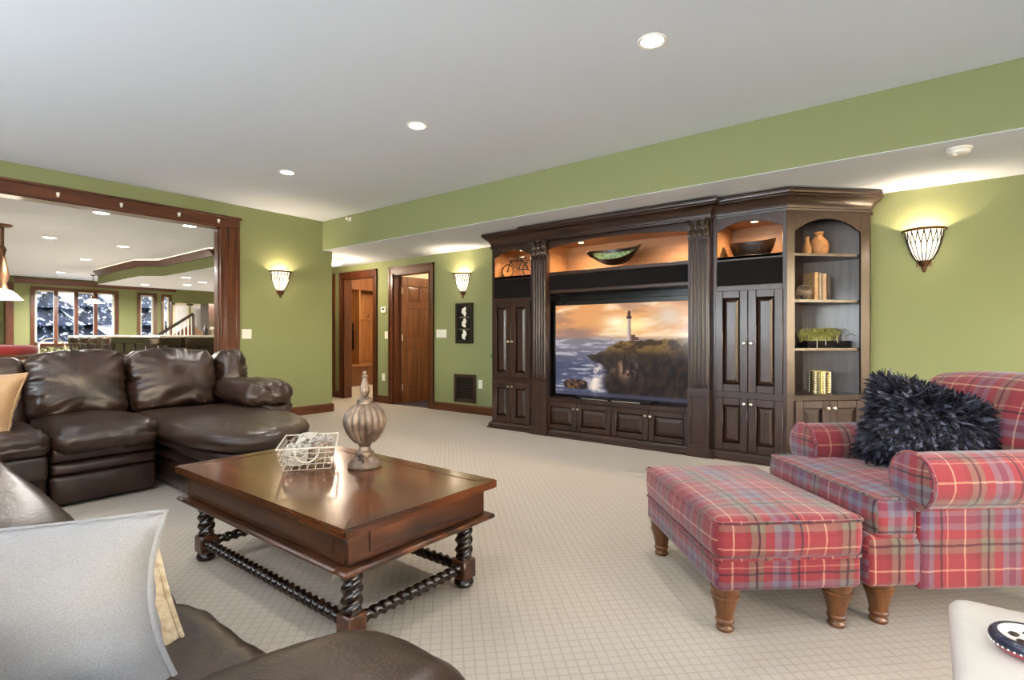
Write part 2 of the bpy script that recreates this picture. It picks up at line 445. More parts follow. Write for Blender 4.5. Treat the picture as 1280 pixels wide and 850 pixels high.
def window(axis, plane, a0, a1, z0, z1, panes, depth=.12, cas=.09, side=1):
    """frame, mullions (parts) and panes of a window in a wall; side = +1 if the room lies on the + side"""
    win_n[0] += 1; k = win_n[0]
    def W(lst):
        if axis == 'y': return boxes([(min(p, q), max(p, q), a, b, c, d) for a, b, p, q, c, d in lst])
        return boxes([(a, b, min(p, q), max(p, q), c, d) for a, b, p, q, c, d in lst])
    f0, f1 = plane, plane + side * .025
    fr = struct('window_%d' % k, W([(a0 - cas, a0, f0, f1, z0 - cas, z1 + cas), (a1, a1 + cas, f0, f1, z0 - cas, z1 + cas), (a0, a1, f0, f1, z1, z1 + cas),
                                    (a0, a1, f0, f1, z0 - cas, z0), (a0 - cas - .02, a1 + cas + .02, f0, f1 + side * .04, z0 - .03, z0)]), M['trim'])
    g = plane - side * .06
    for i in range(1, panes):
        a = a0 + (a1 - a0) * i / panes
        obj('mullion', W([(a - .045, a + .045, g - .03, g + .03, z0, z1)]), M['trim'], fr)
    for i in range(panes):
        a, b = a0 + (a1 - a0) * i / panes, a0 + (a1 - a0) * (i + 1) / panes
        obj('sash', W([(a, b, g - .02, g + .02, z0, z0 + .04), (a, b, g - .02, g + .02, z1 - .04, z1), (a, a + .05, g - .02, g + .02, z0, z1), (b - .05, b, g - .02, g + .02, z0, z1)]), M['white'], fr)
        obj('pane', W([(a + .05, b - .05, g - .003, g + .003, z0 + .04, z1 - .04)]), M['glass'], fr)
    return fr
for a, b in WL: window('y', XL, a, b, .7, 2.2, 2)
for a, b in WF: window('x', YF, a, b, .7, 2.2, 2)

# cherry casing of the wide opening
cas_prof = [(0, 0)]
t1 = struct('trim_1', boxes([(-1.86, 3.118, YB - .022, YB, 2.415, 2.53), (-1.88, 3.135, YB - .042, YB, 2.525, 2.55), (-1.7, 3.02, YB - .012, YB2 + .02, 2.40, 2.43)], .004), M['trimh'])
t2 = struct('trim_2', boxes([(2.93, 3.118, YB - .022, YB, 0, 2.415), (2.945, 2.975, YB - .034, YB - .02, 0, 2.41), (3.07, 3.105, YB - .034, YB - .02, 0, 2.41), (2.895, 3.02, YB - .01, YB2 + .02, 0, 2.40), (2.885, 2.90, 6.79, 6.85, 0, 2.40)], .004), M['trim'])
for i, px in enumerate((1.36, 1.88, 2.43, 2.86)):
    tag(obj('header_clip', boxes([(px - .012, px + .012, YB - .05, YB - .0225, 2.46, 2.49), (px - .008, px + .008, YB - .045, YB - .028, 2.445, 2.462)], .003), M['white']),
        'small pale clip on the dark wood header over the wide opening, %s from the left' % ('first', 'second', 'third', 'fourth')[i], 'clip', 'clips on the opening header')
# baseboards
bbp = [(0, 0), (.02, 0), (.02, .095), (.014, .11), (.006, .12), (0, .12)]
struct('baseboard_back', sweep(bbp, [(3.118, YB), (4.43, YB), (4.43, 8.0)]), M['trimh'])
struct('baseboard_right', sweep(bbp, [(XR, 5.753), (XR, YF)]), M['trimy'])
struct('baseboard_hall', boxes([(XR - .02, XR, 6.782, 7.087, 0, .12), (XR - .02, XR, 8.11, 8.36, 0, .12)]), M['trimy'])
# door casings
def door_casing(name, o0, o1, i0, i1, zo, zi):
    bm = B()
    for a, b in ((o0, i0), (i1, o1)):
        box(bm, XR - .02, XR, a, b, 0, zi)
        lo, hi = (a, a + .03) if a == o0 else (b - .03, b)
        box(bm, XR - .032, XR - .0, lo, hi, 0, zo)
        lo, hi = (b - .018, b) if a == o0 else (a, a + .018)
        box(bm, XR - .028, XR, lo, hi, 0, zi)
    box(bm, XR - .02, XR, o0, o1, zi, zo); box(bm, XR - .032, XR, o0, o1, zo - .03, zo)
    j = .02
    box(bm, XR - .005, XR + .15, i0, i0 + j, 0, zi); box(bm, XR - .005, XR + .15, i1 - j, i1, 0, zi); box(bm, XR - .005, XR + .15, i0, i1, zi - j, zi)
    return struct(name, bm, M['trim'])
door_casing('trim_3', 5.753, 6.782, 5.856, 6.684, 2.18, 2.07)
door_casing('trim_4', 7.087, 8.115, 7.18, 8.02, 2.19, 2.09)
struct('trim_5', boxes([(XR - .02, XR, 8.30, 8.40, 0, 2.19), (XR - .03, XR, 8.27, 8.31, 0, 2.19)]), M['trim'])

# panelled door leaf, built in a local frame: x = width from the hinge, y = thickness, z up
def panel_leaf(parent, w, h, rows, m, t=.04, st=.11, mid=.10, cols=2):
    """rows = list of (z0, z1) of the raised panels"""
    lst = [(0, st, 0, t, 0, h), (w - st, w, 0, t, 0, h)]
    zs = [0] + [v for r in rows for v in r] + [h]
    for i in range(0, len(zs), 2): lst.append((st, w - st, 0, t, zs[i], zs[i + 1]))
    xs = []
    cw = (w - 2 * st - mid * (cols - 1)) / cols
    for i in range(cols): xs.append((st + i * (cw + mid), st + i * (cw + mid) + cw))
    for a, b in rows:
        for i in range(cols - 1): lst.append((xs[i][1], xs[i + 1][0], 0, t, a, b))
    lf = obj('leaf', boxes(lst, .003), m, parent)
    for a, b in rows:
        for x0, x1 in xs:
            bm = B(); box(bm, x0, x1, t * .3, t * .7, a, b); x0 += .014; x1 -= .014; a += .014; b -= .014
            for s in (0, 1):
                y0, y1 = (t * .3, t * .0) if s == 0 else (t * .7, t * 1.0); k = min(.045, (x1 - x0) * .25)
                r0 = [bm.verts.new(p) for p in ((x0, y0, a), (x1, y0, a), (x1, y0, b), (x0, y0, b))]
                r1 = [bm.verts.new(p) for p in ((x0 + k, y1, a + k), (x1 - k, y1, a + k), (x1 - k, y1, b - k), (x0 + k, y1, b - k))]
                grid_faces(bm, [r0, r1], True, False, True)
            obj('panel', bm, m, lf, angle=20); a -= .014; b += .014
    return lf
d1 = bpy.data.objects.new('door_1', None); C.objects.link(d1); d1['kind'] = 'structure'; tag(d1, 'brown six-panel door standing open beside the framed picture')
d1.location = (5.62, 6.655, .012); d1.rotation_euler = (0, 0, R(-4))
lf = panel_leaf(d1, .80, 2.03, [(.22, .86), (1.02, 1.52), (1.62, 1.88)], M['door'])
for p in list(d1.children): p.location.y -= .04
for z in (.25, 1.05, 1.8):
    obj('hinge', lathe([(.008, -.05), (.008, .05)], 8, (.0, -.045, z)), M['nickel'], d1)
obj('door_knob', xf(lathe([(.012, 0), (.012, .03), (.028, .04), (.03, .055), (.015, .068), (0, .07)], 14), Matrix.Translation((.73, -.04, .98)) @ Matrix.Rotation(R(90), 4, 'X')), M['nickel'], d1)

# small room beyond the open door, and the mudroom beyond the second opening
struct('wall_side_room', boxes([(5.64, 7.8, 5.2, 5.3, 0, CEIL), (7.8, 7.9, 5.2, 7.0, 0, CEIL), (5.64, 8.6, 6.85, 6.98, 0, CEIL)]), M['cream'])
fl = struct('floor_side_room', bx(5.5, 7.8, 5.3, 6.85, .001, .006), M['slate'])
struct('wall_mudroom', boxes([(8.5, 8.6, 6.98, 10.2, 0, CEIL), (5.64, 8.6, 10.2, 10.3, 0, CEIL)]), M['cream'])

# ------------------------------------------------------------------ far room seen through the opening
holed_wall('wall_far', 'x', YFAR, .14, XL, 10.4, [(3.42, 5.24), (5.90, 6.27), (6.54, 6.71)], .88, 2.36, M['green'])
window('x', YFAR, 3.42, 5.24, .88, 2.36, 4, side=-1)
window('x', YFAR, 5.90, 6.27, .88, 2.36, 1, cas=.08, side=-1)
window('x', YFAR, 6.54, 6.71, .88, 2.36, 1, cas=.06, side=-1)
struct('wall_far_side', bx(10.3, 10.4, 10.3, 19.4, 0, CEIL), M['cream'])
crown = [(0, 2.52), (.015, 2.52), (.03, 2.56), (.08, 2.62), (.09, 2.66), (0, 2.66)]
struct('trim_6', sweep(crown, [(3.0, YFAR), (6.9, YFAR)][::1]), M['trimh'])
struct('trim_7', bx(2.80, 2.97, 19.12, 19.30, 0, 2.52, bev=.01), M['trim'])
# bulkhead over the bar with crown
bk = [(4.0, 16.0), (4.0, 13.15), (4.32, 12.72), (4.32, 10.3), (9.9, 10.3), (9.9, 16.0)]
bm = B(); lo = [bm.verts.new((p[0], p[1], 2.36)) for p in bk]; hi = [bm.verts.new((p[0], p[1], CEIL - .002)) for p in bk]
grid_faces(bm, [lo, hi], True, True, True); struct('wall_bulkhead', bm, M['green'])
bm = B(); lo = [bm.verts.new((p[0] + (.002 if p[0] < 5 else 0), p[1], 2.352)) for p in bk]; hi = [bm.verts.new((p[0] + (.002 if p[0] < 5 else 0), p[1], 2.36)) for p in bk]
grid_faces(bm, [lo, hi], True, True, True); struct('ceiling_bulkhead', bm, M['ceil'])
struct('trim_8', sweep([(0, 2.56), (.02, 2.56), (.10, 2.66), (.10, 2.68), (0, 2.68)], [(4.32, 10.3), (4.32, 12.72), (4.0, 13.15), (4.0, 16.0)][::-1]), M['trimy'])
# white doors in the far wall
def white_door(k, x0, x1, label):
    d = bpy.data.objects.new('door_%d' % k, None); C.objects.link(d); d['kind'] = 'structure'; d['label'] = label; d.location = (x0, YFAR - .05, .0)
    panel_leaf(d, x1 - x0, 2.1, [(.2, .9), (1.05, 1.95)], M['whitedoor'], st=.08, mid=.06)
    obj('casing', boxes([(-.07, 0, 0, .04, 0, 2.16), (x1 - x0, x1 - x0 + .07, 0, .04, 0, 2.16), (-.07, x1 - x0 + .07, 0, .04, 2.1, 2.17)]), M['cream'], d)
white_door(2, 6.86, 7.20, 'narrow white panelled door left of the stair rail')
white_door(3, 7.40, 7.72, 'narrow white panelled door beside the dark tall cabinet')

# outside: snow and evergreens
bm = B(); rows = [[bm.verts.new((-12 + 1.0 * i, 19.6 + .9 * j, .35 + 1.25 * min(1, max(0, j - 2) / 9.0) + .03 * max(0, j - 11) + .16 * nz3((i, j, 0), .45))) for i in range(42)] for j in range(40)]
grid_faces(bm, rows); struct('ground_outside', bm, M['snow'], flip=False)
def evergreen(x, y, h, seed, label):
    t = thing('evergreen_tree', label, 'tree', (x, y, .6), seed, 'evergreens beyond the far windows')
    rnd = random.Random(seed)
    obj('trunk', lathe([(.14, -.1), (.1, h * .4), (.03, h * .95)], 8), M['bark'], t)
    g = B(); s = B()
    for i in range(7):
        z = h * (.05 + .13 * i); r = h * .24 * (1 - i / 8.0)
        def rag(rr, th, zz, i=i): return rr * (1 + .22 * math.sin(th * 7 + i * 2 + seed) + .12 * math.sin(th * 13 + i)) 
        lathe([(r, z), (r * .62, z + h * .06), (r * .2, z + h * .17), (0, z + h * .2)], 28, mod=rag, bm=g)
        a = rnd.random() * 6
        lathe([(r * .95, z + h * .012), (r * .6, z + h * .075), (r * .3, z + h * .15)], 12, mod=rag, a0=a, a1=a + 2.2, bm=s, cap=False)
    obj('foliage', g, M['evergreen'], t); obj('snow_load', s, M['snow'], t, flip=False)
ev = ['snow-loaded evergreen at the left of the far four-pane window', 'snow-loaded evergreen in the second pane of the far window', 'dark evergreen in the third pane of the far window', 'dark evergreen at the right of the far four-pane window', 'evergreen behind the narrow far window']
for i, (x, y, h) in enumerate(((4.35, 23.3, 4.6), (5.75, 25.8, 5.2), (7.1, 29.6, 6.2), (7.75, 23.8, 5.0), (11.2, 27.4, 6.0))): evergreen(x, y, h, i + 1, ev[i])

# ------------------------------------------------------------------ lights that hang or sit in the ceiling
def recessed(x, y, z, label, group, power=12, r=.075, rz=0, angle=150):
    t = thing('recessed_light', label, 'ceiling light', (x, y, z), 0, group)
    obj('trim_ring', lathe([(r + .018, 0), (r + .014, -.006), (r, -.004), (r - .004, 0)], 28, cap=False), M['white'], t)
    obj('lens', lathe([(0, -.0025), (r, -.0025)], 28, cap=False), M['lens'], t)
    if power: spot('ceiling_spot', (x, y, z - .03), power, LAMP, angle, .8, .06)
for i, y in enumerate((1.189, 3.1, 5.0)):
    recessed(2.78, y, CEIL - .001, 'recessed ceiling light, %s of the three over the sitting area' % ('nearest and largest', 'middle', 'farthest')[i], 'recessed lights of the sitting room', 42, .062)
for x, y in ((.7, 1.2), (.7, 3.1), (.7, 5.0), (2.78, -.8), (.7, -.8), (-1.4, 1.2), (-1.4, 3.1)): spot('ceiling_spot', (x, y, CEIL - .04), 22, LAMP, 150, .8, .06)  # added unseen spots without fixtures, extending the visible row to light the room
for i, (x, y) in enumerate(((2.18, 8.57), (3.235, 8.55), (2.2, 11.4), (3.24, 11.46), (3.29, 14.0), (3.58, 17.4))):
    recessed(x, y, CEIL - .001, 'recessed ceiling light of the far room, %s' % ('at the left just past the wide opening', 'at the right beside the opening jamb', 'left of the second row', 'right of the second row', 'above the bar end', 'smallest, near the far window')[i], 'recessed lights of the far room', 30, .085)
for i, (x, y) in enumerate(((4.75, 15.2), (5.4, 14.4), (5.35, 13.4), (4.7, 12.6))):
    recessed(x, y, 2.351, 'recessed light under the bar bulkhead, %s' % ('farthest left', 'second', 'third', 'nearest')[i], 'recessed lights over the bar', 18, .085)

def sconce(x, y, z, rz, label, w=.125, power=14, big=True):
    """local: wall at y=0, room towards -y"""
    t = thing('wall_sconce', label, 'wall lamp', (x, y, z), rz, 'half-bowl wall sconces')
    prof = [(.035, -.255), (.055, -.24), (.082, -.19), (.105, -.12), (.118, -.06), (.122, -.012)]
    prof = [(r * w / .125, zz) for r, zz in prof]
    obj('glass_shade', lathe(prof, 24, a0=PI, a1=2 * PI, cap=False), M['shade'], t, flip=False)
    obj('rim', tube([((w + .016) * math.cos(PI + PI * i / 24), (w + .016) * math.sin(PI + PI * i / 24), -.004) for i in range(25)], .011, 8), M['bronze'], t)
    bm = B()
    for i in range(10):                                    # vertical ribs that part into arches below the rim
        a = PI + PI * i / 9
        for sgn in (-1, 1):
            pts = []
            for k, (r, zz) in enumerate(prof):
                f = max(0, (k - 3)) / 2.0
                aa = a + sgn * (PI / 18) * (f ** .7) * (1 if 0 <= i + sgn * .5 <= 9 else 0)
                pts.append(((r + .003) * math.cos(aa), min(-.001, (r + .003) * math.sin(aa)), zz))
            tube(pts, .0042, 4, bm)
    obj('rib_cage', bm, M['iron'], t)
    obj('cup', lathe([(.012, -.325), (.02, -.318), (.018, -.305), (.038, -.28), (.047, -.262), (.05, -.252), (.038, -.25)], 18, a0=PI, a1=2 * PI, cap=False), M['bronze'], t)
    obj('drop', ball(.013, (0, -.014, -.335)), M['bronze'], t)
    obj('back_plate', bx(-.05, .05, -.008, 0, -.3, -.02, bev=.002), M['bronze'], t)
    m = Matrix.Rotation(rz, 4, 'Z') @ Vector((0, -.055, -.06))
    point('sconce_lamp', (x + m.x, y + m.y, z + m.z), power, WARM, .025)
    m = Matrix.Rotation(rz, 4, 'Z') @ Vector((0, -.17, -.16))
    point('sconce_lamp', (x + m.x, y + m.y, z + m.z), power * .08, WARM, .06)
sconce(3.648, YB, 1.935, 0, 'half-bowl wall sconce glowing on the green wall beside the wide opening')
sconce(XR, 5.168, 1.965, R(-90), 'half-bowl wall sconce above the small framed picture')
sconce(XR, .01, 1.95, R(-90), 'large half-bowl wall sconce right of the corner bookcase')

t = thing('flush_ceiling_light', 'white flush ceiling light at the hallway corner', 'ceiling light', (4.86, 7.35, SOF - .001))
obj('canopy', lathe([(.17, 0), (.17, -.02), (.14, -.025)], 28), M['nickel'], t)
obj('diffuser', lathe([(.155, -.02), (.15, -.05), (.11, -.085), (.05, -.10), (0, -.103)], 28), M['flush'], t)
point('hall_lamp', (4.86, 7.35, 2.06), 24, WARM, .08)
point('mudroom_lamp', (6.9, 8.6, 2.4), 80, WARM, .1)
point('side_room_fill', (6.3, 5.9, 2.4), 24, WARM, .1)  # added out of view so its light rakes the open door leaf
t = thing('flush_ceiling_light', 'oval ceiling light beyond the far end of the bar', 'ceiling light', (6.9, 15.3, 2.35))
obj('canopy', lathe([(.3, 0), (.3, -.02), (.27, -.025)], 28), M['nickel'], t); obj('diffuser', lathe([(.28, -.02), (.24, -.06), (.12, -.09), (0, -.095)], 28), M['flush'], t)
for p in ((2.0, 10.0), (2.6, 14.0), (4.0, 18.0), (6.4, 13.6), (7.4, 17.4)): area('far_room_fill', p + (2.25,), (0, 0, 0), .8, .8, 90, LAMP, 'DISK')  # added fill discs without fixtures, brightening the far room

def smoke(x, y, z):
    t = thing('smoke_detector', 'round white smoke detector under the soffit, right', 'smoke detector', (x, y, z))
    obj('base', lathe([(.07, 0), (.07, -.012), (.062, -.016)], 28), M['white'], t)
    obj('cover', lathe([(.062, -.014), (.058, -.034), (.045, -.042), (0, -.043)], 28), M['white'], t)
    obj('test_button', lathe([(.012, -.04), (.012, -.05), (0, -.053)], 12, (-.03, .02, 0)), M['white'], t)
smoke(4.49, -.17, SOF)
t = thing('fire_sprinkler', 'small white sidewall sprinkler on the green soffit near the corner', 'sprinkler', (4.278, 6.1, 2.655))
obj('escutcheon', xf(lathe([(.03, 0), (.028, .006), (.012, .01)], 16), Matrix.Rotation(R(-90), 4, 'Y')), M['white'], t)
obj('nozzle', boxes([(-.05, -.008, -.008, .008, -.008, .008), (-.055, -.045, -.02, .02, -.02, .02)], .002), M['white'], t)

# wall plates and devices
def wall_item(name, label, cat, parts, y, z, x=XR, rz=R(-90), group=None):
    t = thing(name, label, cat, (x, y, z) if rz else (y, x, z), rz, group)
    for nm, lst, m in parts: obj(nm, boxes(lst, .002), m, t)
    return t
def plate(w, h, toggles):
    p = [('plate', [(-w / 2, w / 2, -.008, 0, -h / 2, h / 2)], M['white'])]
    for i in range(toggles):
        c = (i - (toggles - 1) / 2) * .046
        p.append(('toggle', [(c - .016, c + .016, -.012, -.007, -.033, .033)], M['white']))
    return p
wall_item('switch_plate', 'wide white switch plate left of the framed picture', 'switch', plate(.21, .12, 4), 5.60, 1.12)
wall_item('switch_plate', 'narrow white switch plate between the two door casings', 'switch', plate(.075, .12, 1), 6.86, 1.10)
wall_item('switch_plate', 'white switch plate on the green wall beside the opening casing', 'switch', plate(.12, .12, 2), 3.21, 1.11, x=YB, rz=0)
wall_item('thermostat', 'white thermostat above the narrow switch between the doors', 'thermostat', [('case', [(-.06, .06, -.025, 0, -.045, .045)], M['white']), ('display', [(-.03, .03, -.027, -.02, -.005, .025)], M['matte'])], 6.915, 1.51)
def outlet(): return [('plate', [(-.037, .037, -.008, 0, -.06, .06)], M['white']), ('socket', [(-.016, .016, -.011, -.007, .008, .04)], M['white']), ('socket', [(-.016, .016, -.011, -.007, -.04, -.008)], M['white'])]
wall_item('wall_outlet', 'white wall outlet low between the two door casings', 'outlet', outlet(), 6.93, .42)
wall_item('wall_outlet', 'white wall outlet beside the black wall grille', 'outlet', outlet(), 4.84, .42)
# return-air grille
t = thing('wall_grille', 'black wall grille in a wood frame low on the green wall', 'grille', (XR, 5.125, .345), R(-90))
fw = .21; fh = .20
obj('frame', boxes([(-fw, -fw + .045, -.022, 0, -fh, fh), (fw - .045, fw, -.022, 0, -fh, fh), (-fw + .045, fw - .045, -.022, 0, fh - .045, fh), (-fw + .045, fw - .045, -.022, 0, -fh, -fh + .045)], .004), M['ech'], t)
obj('backing', bx(-fw + .04, fw - .04, -.006, 0, -fh + .04, fh - .04), M['black'], t)
sl = None
for i in range(14):
    z = -fh + .056 + i * .0225
    if sl is None: sl = obj('slat', bx(-fw + .045, fw - .045, -.016, -.006, -.006, .004), M['matte'], t, (0, 0, z)); 
    else:
        o = sl.copy(); C.objects.link(o); o.parent = t; o.location = (0, 0, z)
# framed picture: three figurative white shapes one over another
t = thing('framed_picture', 'narrow dark framed picture of three white shapes on black', 'picture', (XR, 5.135, 1.265), R(-90))
fw, fh = .165, .285
obj('frame', boxes([(-fw, -fw + .04, -.03, 0, -fh, fh), (fw - .04, fw, -.03, 0, -fh, fh), (-fw + .04, fw - .04, -.03, 0, fh - .04, fh), (-fw + .04, fw - .04, -.03, 0, -fh, -fh + .04)], .005), M['matte'], t)
obj('backing', bx(-fw + .035, fw - .035, -.012, 0, -fh + .035, fh - .035), M['black'], t)
for i in (-1, 1): obj('divider', bx(-.09, .09, -.016, -.011, i * .085 - .004, i * .085 + .004), M['nickel'], t)
for i, z in enumerate((.165, 0, -.165)):
    pts = [Vector((.02 * math.sin(k * 1.1 + i), -.016, z - .06 + .12 * k / 8)) for k in range(9)]
    obj('white_figure', tube(pts, [.008 + .026 * math.sin(PI * (k + .6) / 9.4) for k in range(9)], 8), M['white'], t)
for o in t.children:
    if o.name.startswith('white_figure'): o.scale = (1, .35, 1); o.location.y = -.011

# lockers in the mudroom
t = thing('locker_bench', 'honey wood hall lockers with bench and hook rail behind the second doorway', 'lockers', (7.35, 10.18, 0))
obj('back_panel', bx(-.9, 1.1, -.03, 0, .45, 2.1), M['locker'], t)
for i in range(17):
    x = -.9 + i * .118
    obj('board', bx(x, x + .112, -.045, -.03, .52, 2.06, bev=.004), M['locker'], t)
obj('hook_rail', bx(-.9, 1.1, -.07, -.045, 1.45, 1.58, bev=.005), M['locker'], t)
obj('upper_cabinet', bx(-.9, 1.1, -.36, 0, 2.1, 2.5, bev=.005), M['door'], t)
obj('bench_seat', bx(-.92, 1.12, -.46, 0, .42, .47, bev=.006), M['locker'], t)
obj('bench_box', bx(-.9, 1.1, -.42, 0, 0, .42, bev=.005), M['door'], t)
for x in (-.9, -.25, .4, 1.07): obj('divider', bx(x, x + .03, -.4, 0, .47, 2.1), M['locker'], t)
for i in range(6):
    x = -.7 + i * .3
    obj('hook', tube([(x, -.07, 1.53), (x, -.12, 1.52), (x, -.14, 1.55), (x, -.13, 1.58)], .008, 6), M['iron'], t)
c = tag(obj('hanging_coat', rbox(.24, .14, .62, .06, fn=lambda u, p: Vector((p.x * (1.0 - .28 * u.z) + .015 * math.sin(u.z * 9), p.y, p.z)), c=(7.02, 10.04, 1.08)), M['black']), 'dark coat hanging from the locker hook rail', 'coat')
# ------------------------------------------------------------------ the walnut wall of cabinets
FX = 4.83                                   # front plane of the towers
def cdoor(parent, x0, x1, z0, z1, y=0.0, knob=None, fw=.065, t=.022):
    """cabinet door in a local frame (x right, y into the cabinet): frame, raised panel, knob"""
    d = obj('door', boxes([(x0, x0 + fw, y - t, y, z0, z1), (x1 - fw, x1, y - t, y, z0, z1), (x0 + fw, x1 - fw, y - t, y, z0, z0 + fw), (x0 + fw, x1 - fw, y - t, y, z1 - fw, z1)], .004), M['ec'], parent)
    a, b, c, e = x0 + fw - .004, x1 - fw + .004, z0 + fw - .004, z1 - fw + .004
    bm = B(); k1 = .012; k2 = min(.045, (b - a) * .24, (e - c) * .24); rows = []
    for ins, yy in ((0, y - .004), (k1, y - .004), (k1 + .003, y - .007), (k2, y - .019), (k2 + .004, y - .021)):
        rows.append([bm.verts.new(p) for p in ((a + ins, yy, c + ins), (b - ins, yy, c + ins), (b - ins, yy, e - ins), (a + ins, yy, e - ins))])
    grid_faces(bm, rows, True, True, True); obj('panel', bm, M['ec'], d, angle=20)
    if knob:
        kn = xf(lathe([(.007, 0), (.006, .012), (.014, .018), (.016, .024), (.011, .031), (0, .033)], 12), Matrix.Translation((knob[0], y - t, knob[1])) @ Matrix.Rotation(R(90), 4, 'X'))
        obj('knob', kn, M['nickel'], d)
    return d
def arch(bm, x0, x1, zs, za, zt, y0, y1, n=18):
    rows = []
    for i in range(n + 1):
        s = i / n; x = x0 + (x1 - x0) * s; z = zs + (za - zs) * (1 - (2 * s - 1) ** 2)
        rows.append([bm.verts.new(p) for p in ((x, y0, z), (x, y0, zt), (x, y1, zt), (x, y1, z))])
    grid_faces(bm, rows, True, True, True); return bm
CRN = [(0, 2.118), (.012, 2.118), (.016, 2.135), (.008, 2.142), (.012, 2.165), (.03, 2.20), (.06, 2.228), (.07, 2.232), (.07, 2.243), (.088, 2.25), (.092, 2.268), (.088, 2.286), (0, 2.286)]
BSE = [(0, 0), (.045, 0), (.045, .012), (.032, .018), (.03, .05), (.018, .062), (.014, .07), (0, .074)]
def tower(label, y_left, w, crown_path, base_path, crown_ends=(None, None)):
    t = thing('cabinet_tower', label, 'cabinet', (FX, y_left, 0), R(-90), 'dark walnut media wall')
    D = .66
    obj('carcass', boxes([(0, w, .02, D, .0, 1.745), (0, .02, .02, D, 1.745, 2.28), (w - .02, w, .02, D, 1.745, 2.28), (.02, w - .02, D - .02, D, 1.745, 2.28), (.02, w - .02, .02, D - .02, 2.115, 2.28)]), M['ec'], t)
    s = .032
    obj('face_frame', arch(boxes([(0, s, 0, .02, .0, 2.13), (w - s, w, 0, .02, .0, 2.13), (s, w - s, 0, .02, .06, .09), (s, w - s, 0, .02, .54, .60), (s, w - s, 0, .02, 1.475, 1.522), (s, w - s, 0, .02, 1.738, 1.777)], .002),
                           s, w - s, 2.0, 2.075, 2.13, 0, .02), M['ec'], t)
    obj('niche_lining', boxes([(.02, .027, .02, D - .03, 1.75, 2.113), (w - .027, w - .02, .02, D - .03, 1.75, 2.113), (.02, w - .02, .50, .507, 1.75, 2.113), (.02, w - .02, .02, .5, 1.745, 1.752), (.02, w - .02, .02, .5, 2.108, 2.115)]), M['niche'], t)
    obj('niche_floor', bx(s, w - s, .0, .5, 1.752, 1.776), M['ech'], t)
    obj('speaker_panel', bx(s, w - s, .006, .02, 1.522, 1.738), M['speaker'], t)
    m = w / 2
    cdoor(t, s - .006, m - .002, .60, 1.475, 0, (m - .028, 1.02)); cdoor(t, m + .002, w - s + .006, .60, 1.475, 0, (m + .028, 1.02))
    cdoor(t, s - .006, m - .002, .088, .545, 0, (m - .028, .50)); cdoor(t, m + .002, w - s + .006, .088, .545, 0, (m + .028, .50))
    rot = R(90)
    c = obj('crown', sweep(CRN, crown_path, ends=crown_ends), M['ech'], t); bmx(c, t)
    c = obj('base_molding', sweep(BSE, base_path), M['ech'], t); bmx(c, t)
    pk = obj('puck_light', lathe([(.038, 0), (.036, -.012), (.03, -.014)], 20, (m, .20, 2.108), cap=False), M['nickel'], t)
    obj('puck_lens', lathe([(0, -.010), (.031, -.010)], 20, (m, .20, 2.108), cap=False), M['puck'], pk)
    return t
def bmx(o, root):
    """put a child whose mesh is in world coordinates under its root"""
    bpy.context.view_layer.update(); o.data.transform(root.matrix_world.inverted() if root.matrix_world != Matrix() else Matrix.Translation(-root.location))
lt = tower('narrow dark walnut cabinet tower left of the television with a bicycle ornament in its niche', 4.07, .60,
           [(XR - .01, 4.07), (FX, 4.07), (FX, 3.475)], [(XR - .01, 4.07), (FX, 4.07), (FX, 3.475)])
rt = tower('dark walnut cabinet tower right of the television with a black bowl in its niche', 1.495, .595,
           [(FX, 1.495), (FX, .90)], [(FX, 1.495), (FX, .90)], (None, (5.36, .37)))

# centre unit with columns, television bay and long niche
W = 1.97; YL = 3.47
mu = thing('media_cabinet', 'wide walnut centre cabinet with carved columns around the television', 'cabinet', (FX, YL, 0), R(-90), 'dark walnut media wall')
D = .66; b0, b1 = .19, 1.765
obj('carcass', boxes([(.0, b0 - .02, .0, D, 0, 2.28), (b1 + .02, W, .0, D, 0, 2.28), (b0 - .02, b1 + .02, .02, D, .0, .40), (b0 - .02, b1 + .02, D - .03, D, .4, 2.28), (b0 - .02, b1 + .02, .02, D - .03, 1.582, 1.74), (b0 - .02, b1 + .02, .02, D - .03, 2.12, 2.28)]), M['ec'], mu)
obj('tv_bay_lining', boxes([(b0 - .02, b1 + .02, .30, .31, .4, 1.55), (b0 - .02, b0 - .012, 0, .3, .4, 1.55), (b1 + .012, b1 + .02, 0, .3, .4, 1.55)]), M['black'], mu)
obj('niche_lining', boxes([(b0 - .02, b0 - .01, .02, .46, 1.75, 2.113), (b1 + .01, b1 + .02, .02, .46, 1.75, 2.113), (b0 - .02, b1 + .02, .45, .46, 1.75, 2.113), (b0 - .02, b1 + .02, .02, .45, 2.108, 2.12)]), M['niche'], mu)
obj('shelf', bx(b0 - .02, b1 + .02, -.005, .46, 1.742, 1.778, bev=.003), M['ech'], mu)
obj('shelf', bx(b0 - .02, b1 + .02, -.005, .40, 1.548, 1.582, bev=.003), M['ech'], mu)
obj('counter_ledge', bx(b0 - .02, b1 + .02, -.012, .32, .392, .418, bev=.004), M['ech'], mu)
obj('speaker_panel', bx(b0 - .02, b1 + .02, .008, .02, 1.582, 1.742), M['speaker'], mu)
obj('face_rail', boxes([(b0 - .02, b1 + .02, 0, .02, .05, .075), (b0 - .02, b1 + .02, 0, .02, .375, .392), (.968, .988, 0, .02, .07, .38)]), M['ec'], mu)
obj('arch_header', arch(B(), b0 - .02, b1 + .02, 2.035, 2.092, 2.16, -.004, .02, 30), M['ech'], mu)
xs = [b0 - .012, .575, .978, 1.372, b1 + .012]
for i in range(4):
    kx = xs[i + 1] - .026 if i % 2 == 0 else xs[i] + .026
    cdoor(mu, xs[i] + .003, xs[i + 1] - .003, .078, .372, 0, (kx, .315), fw=.055)
YL0 = YL; Ye = YL - W
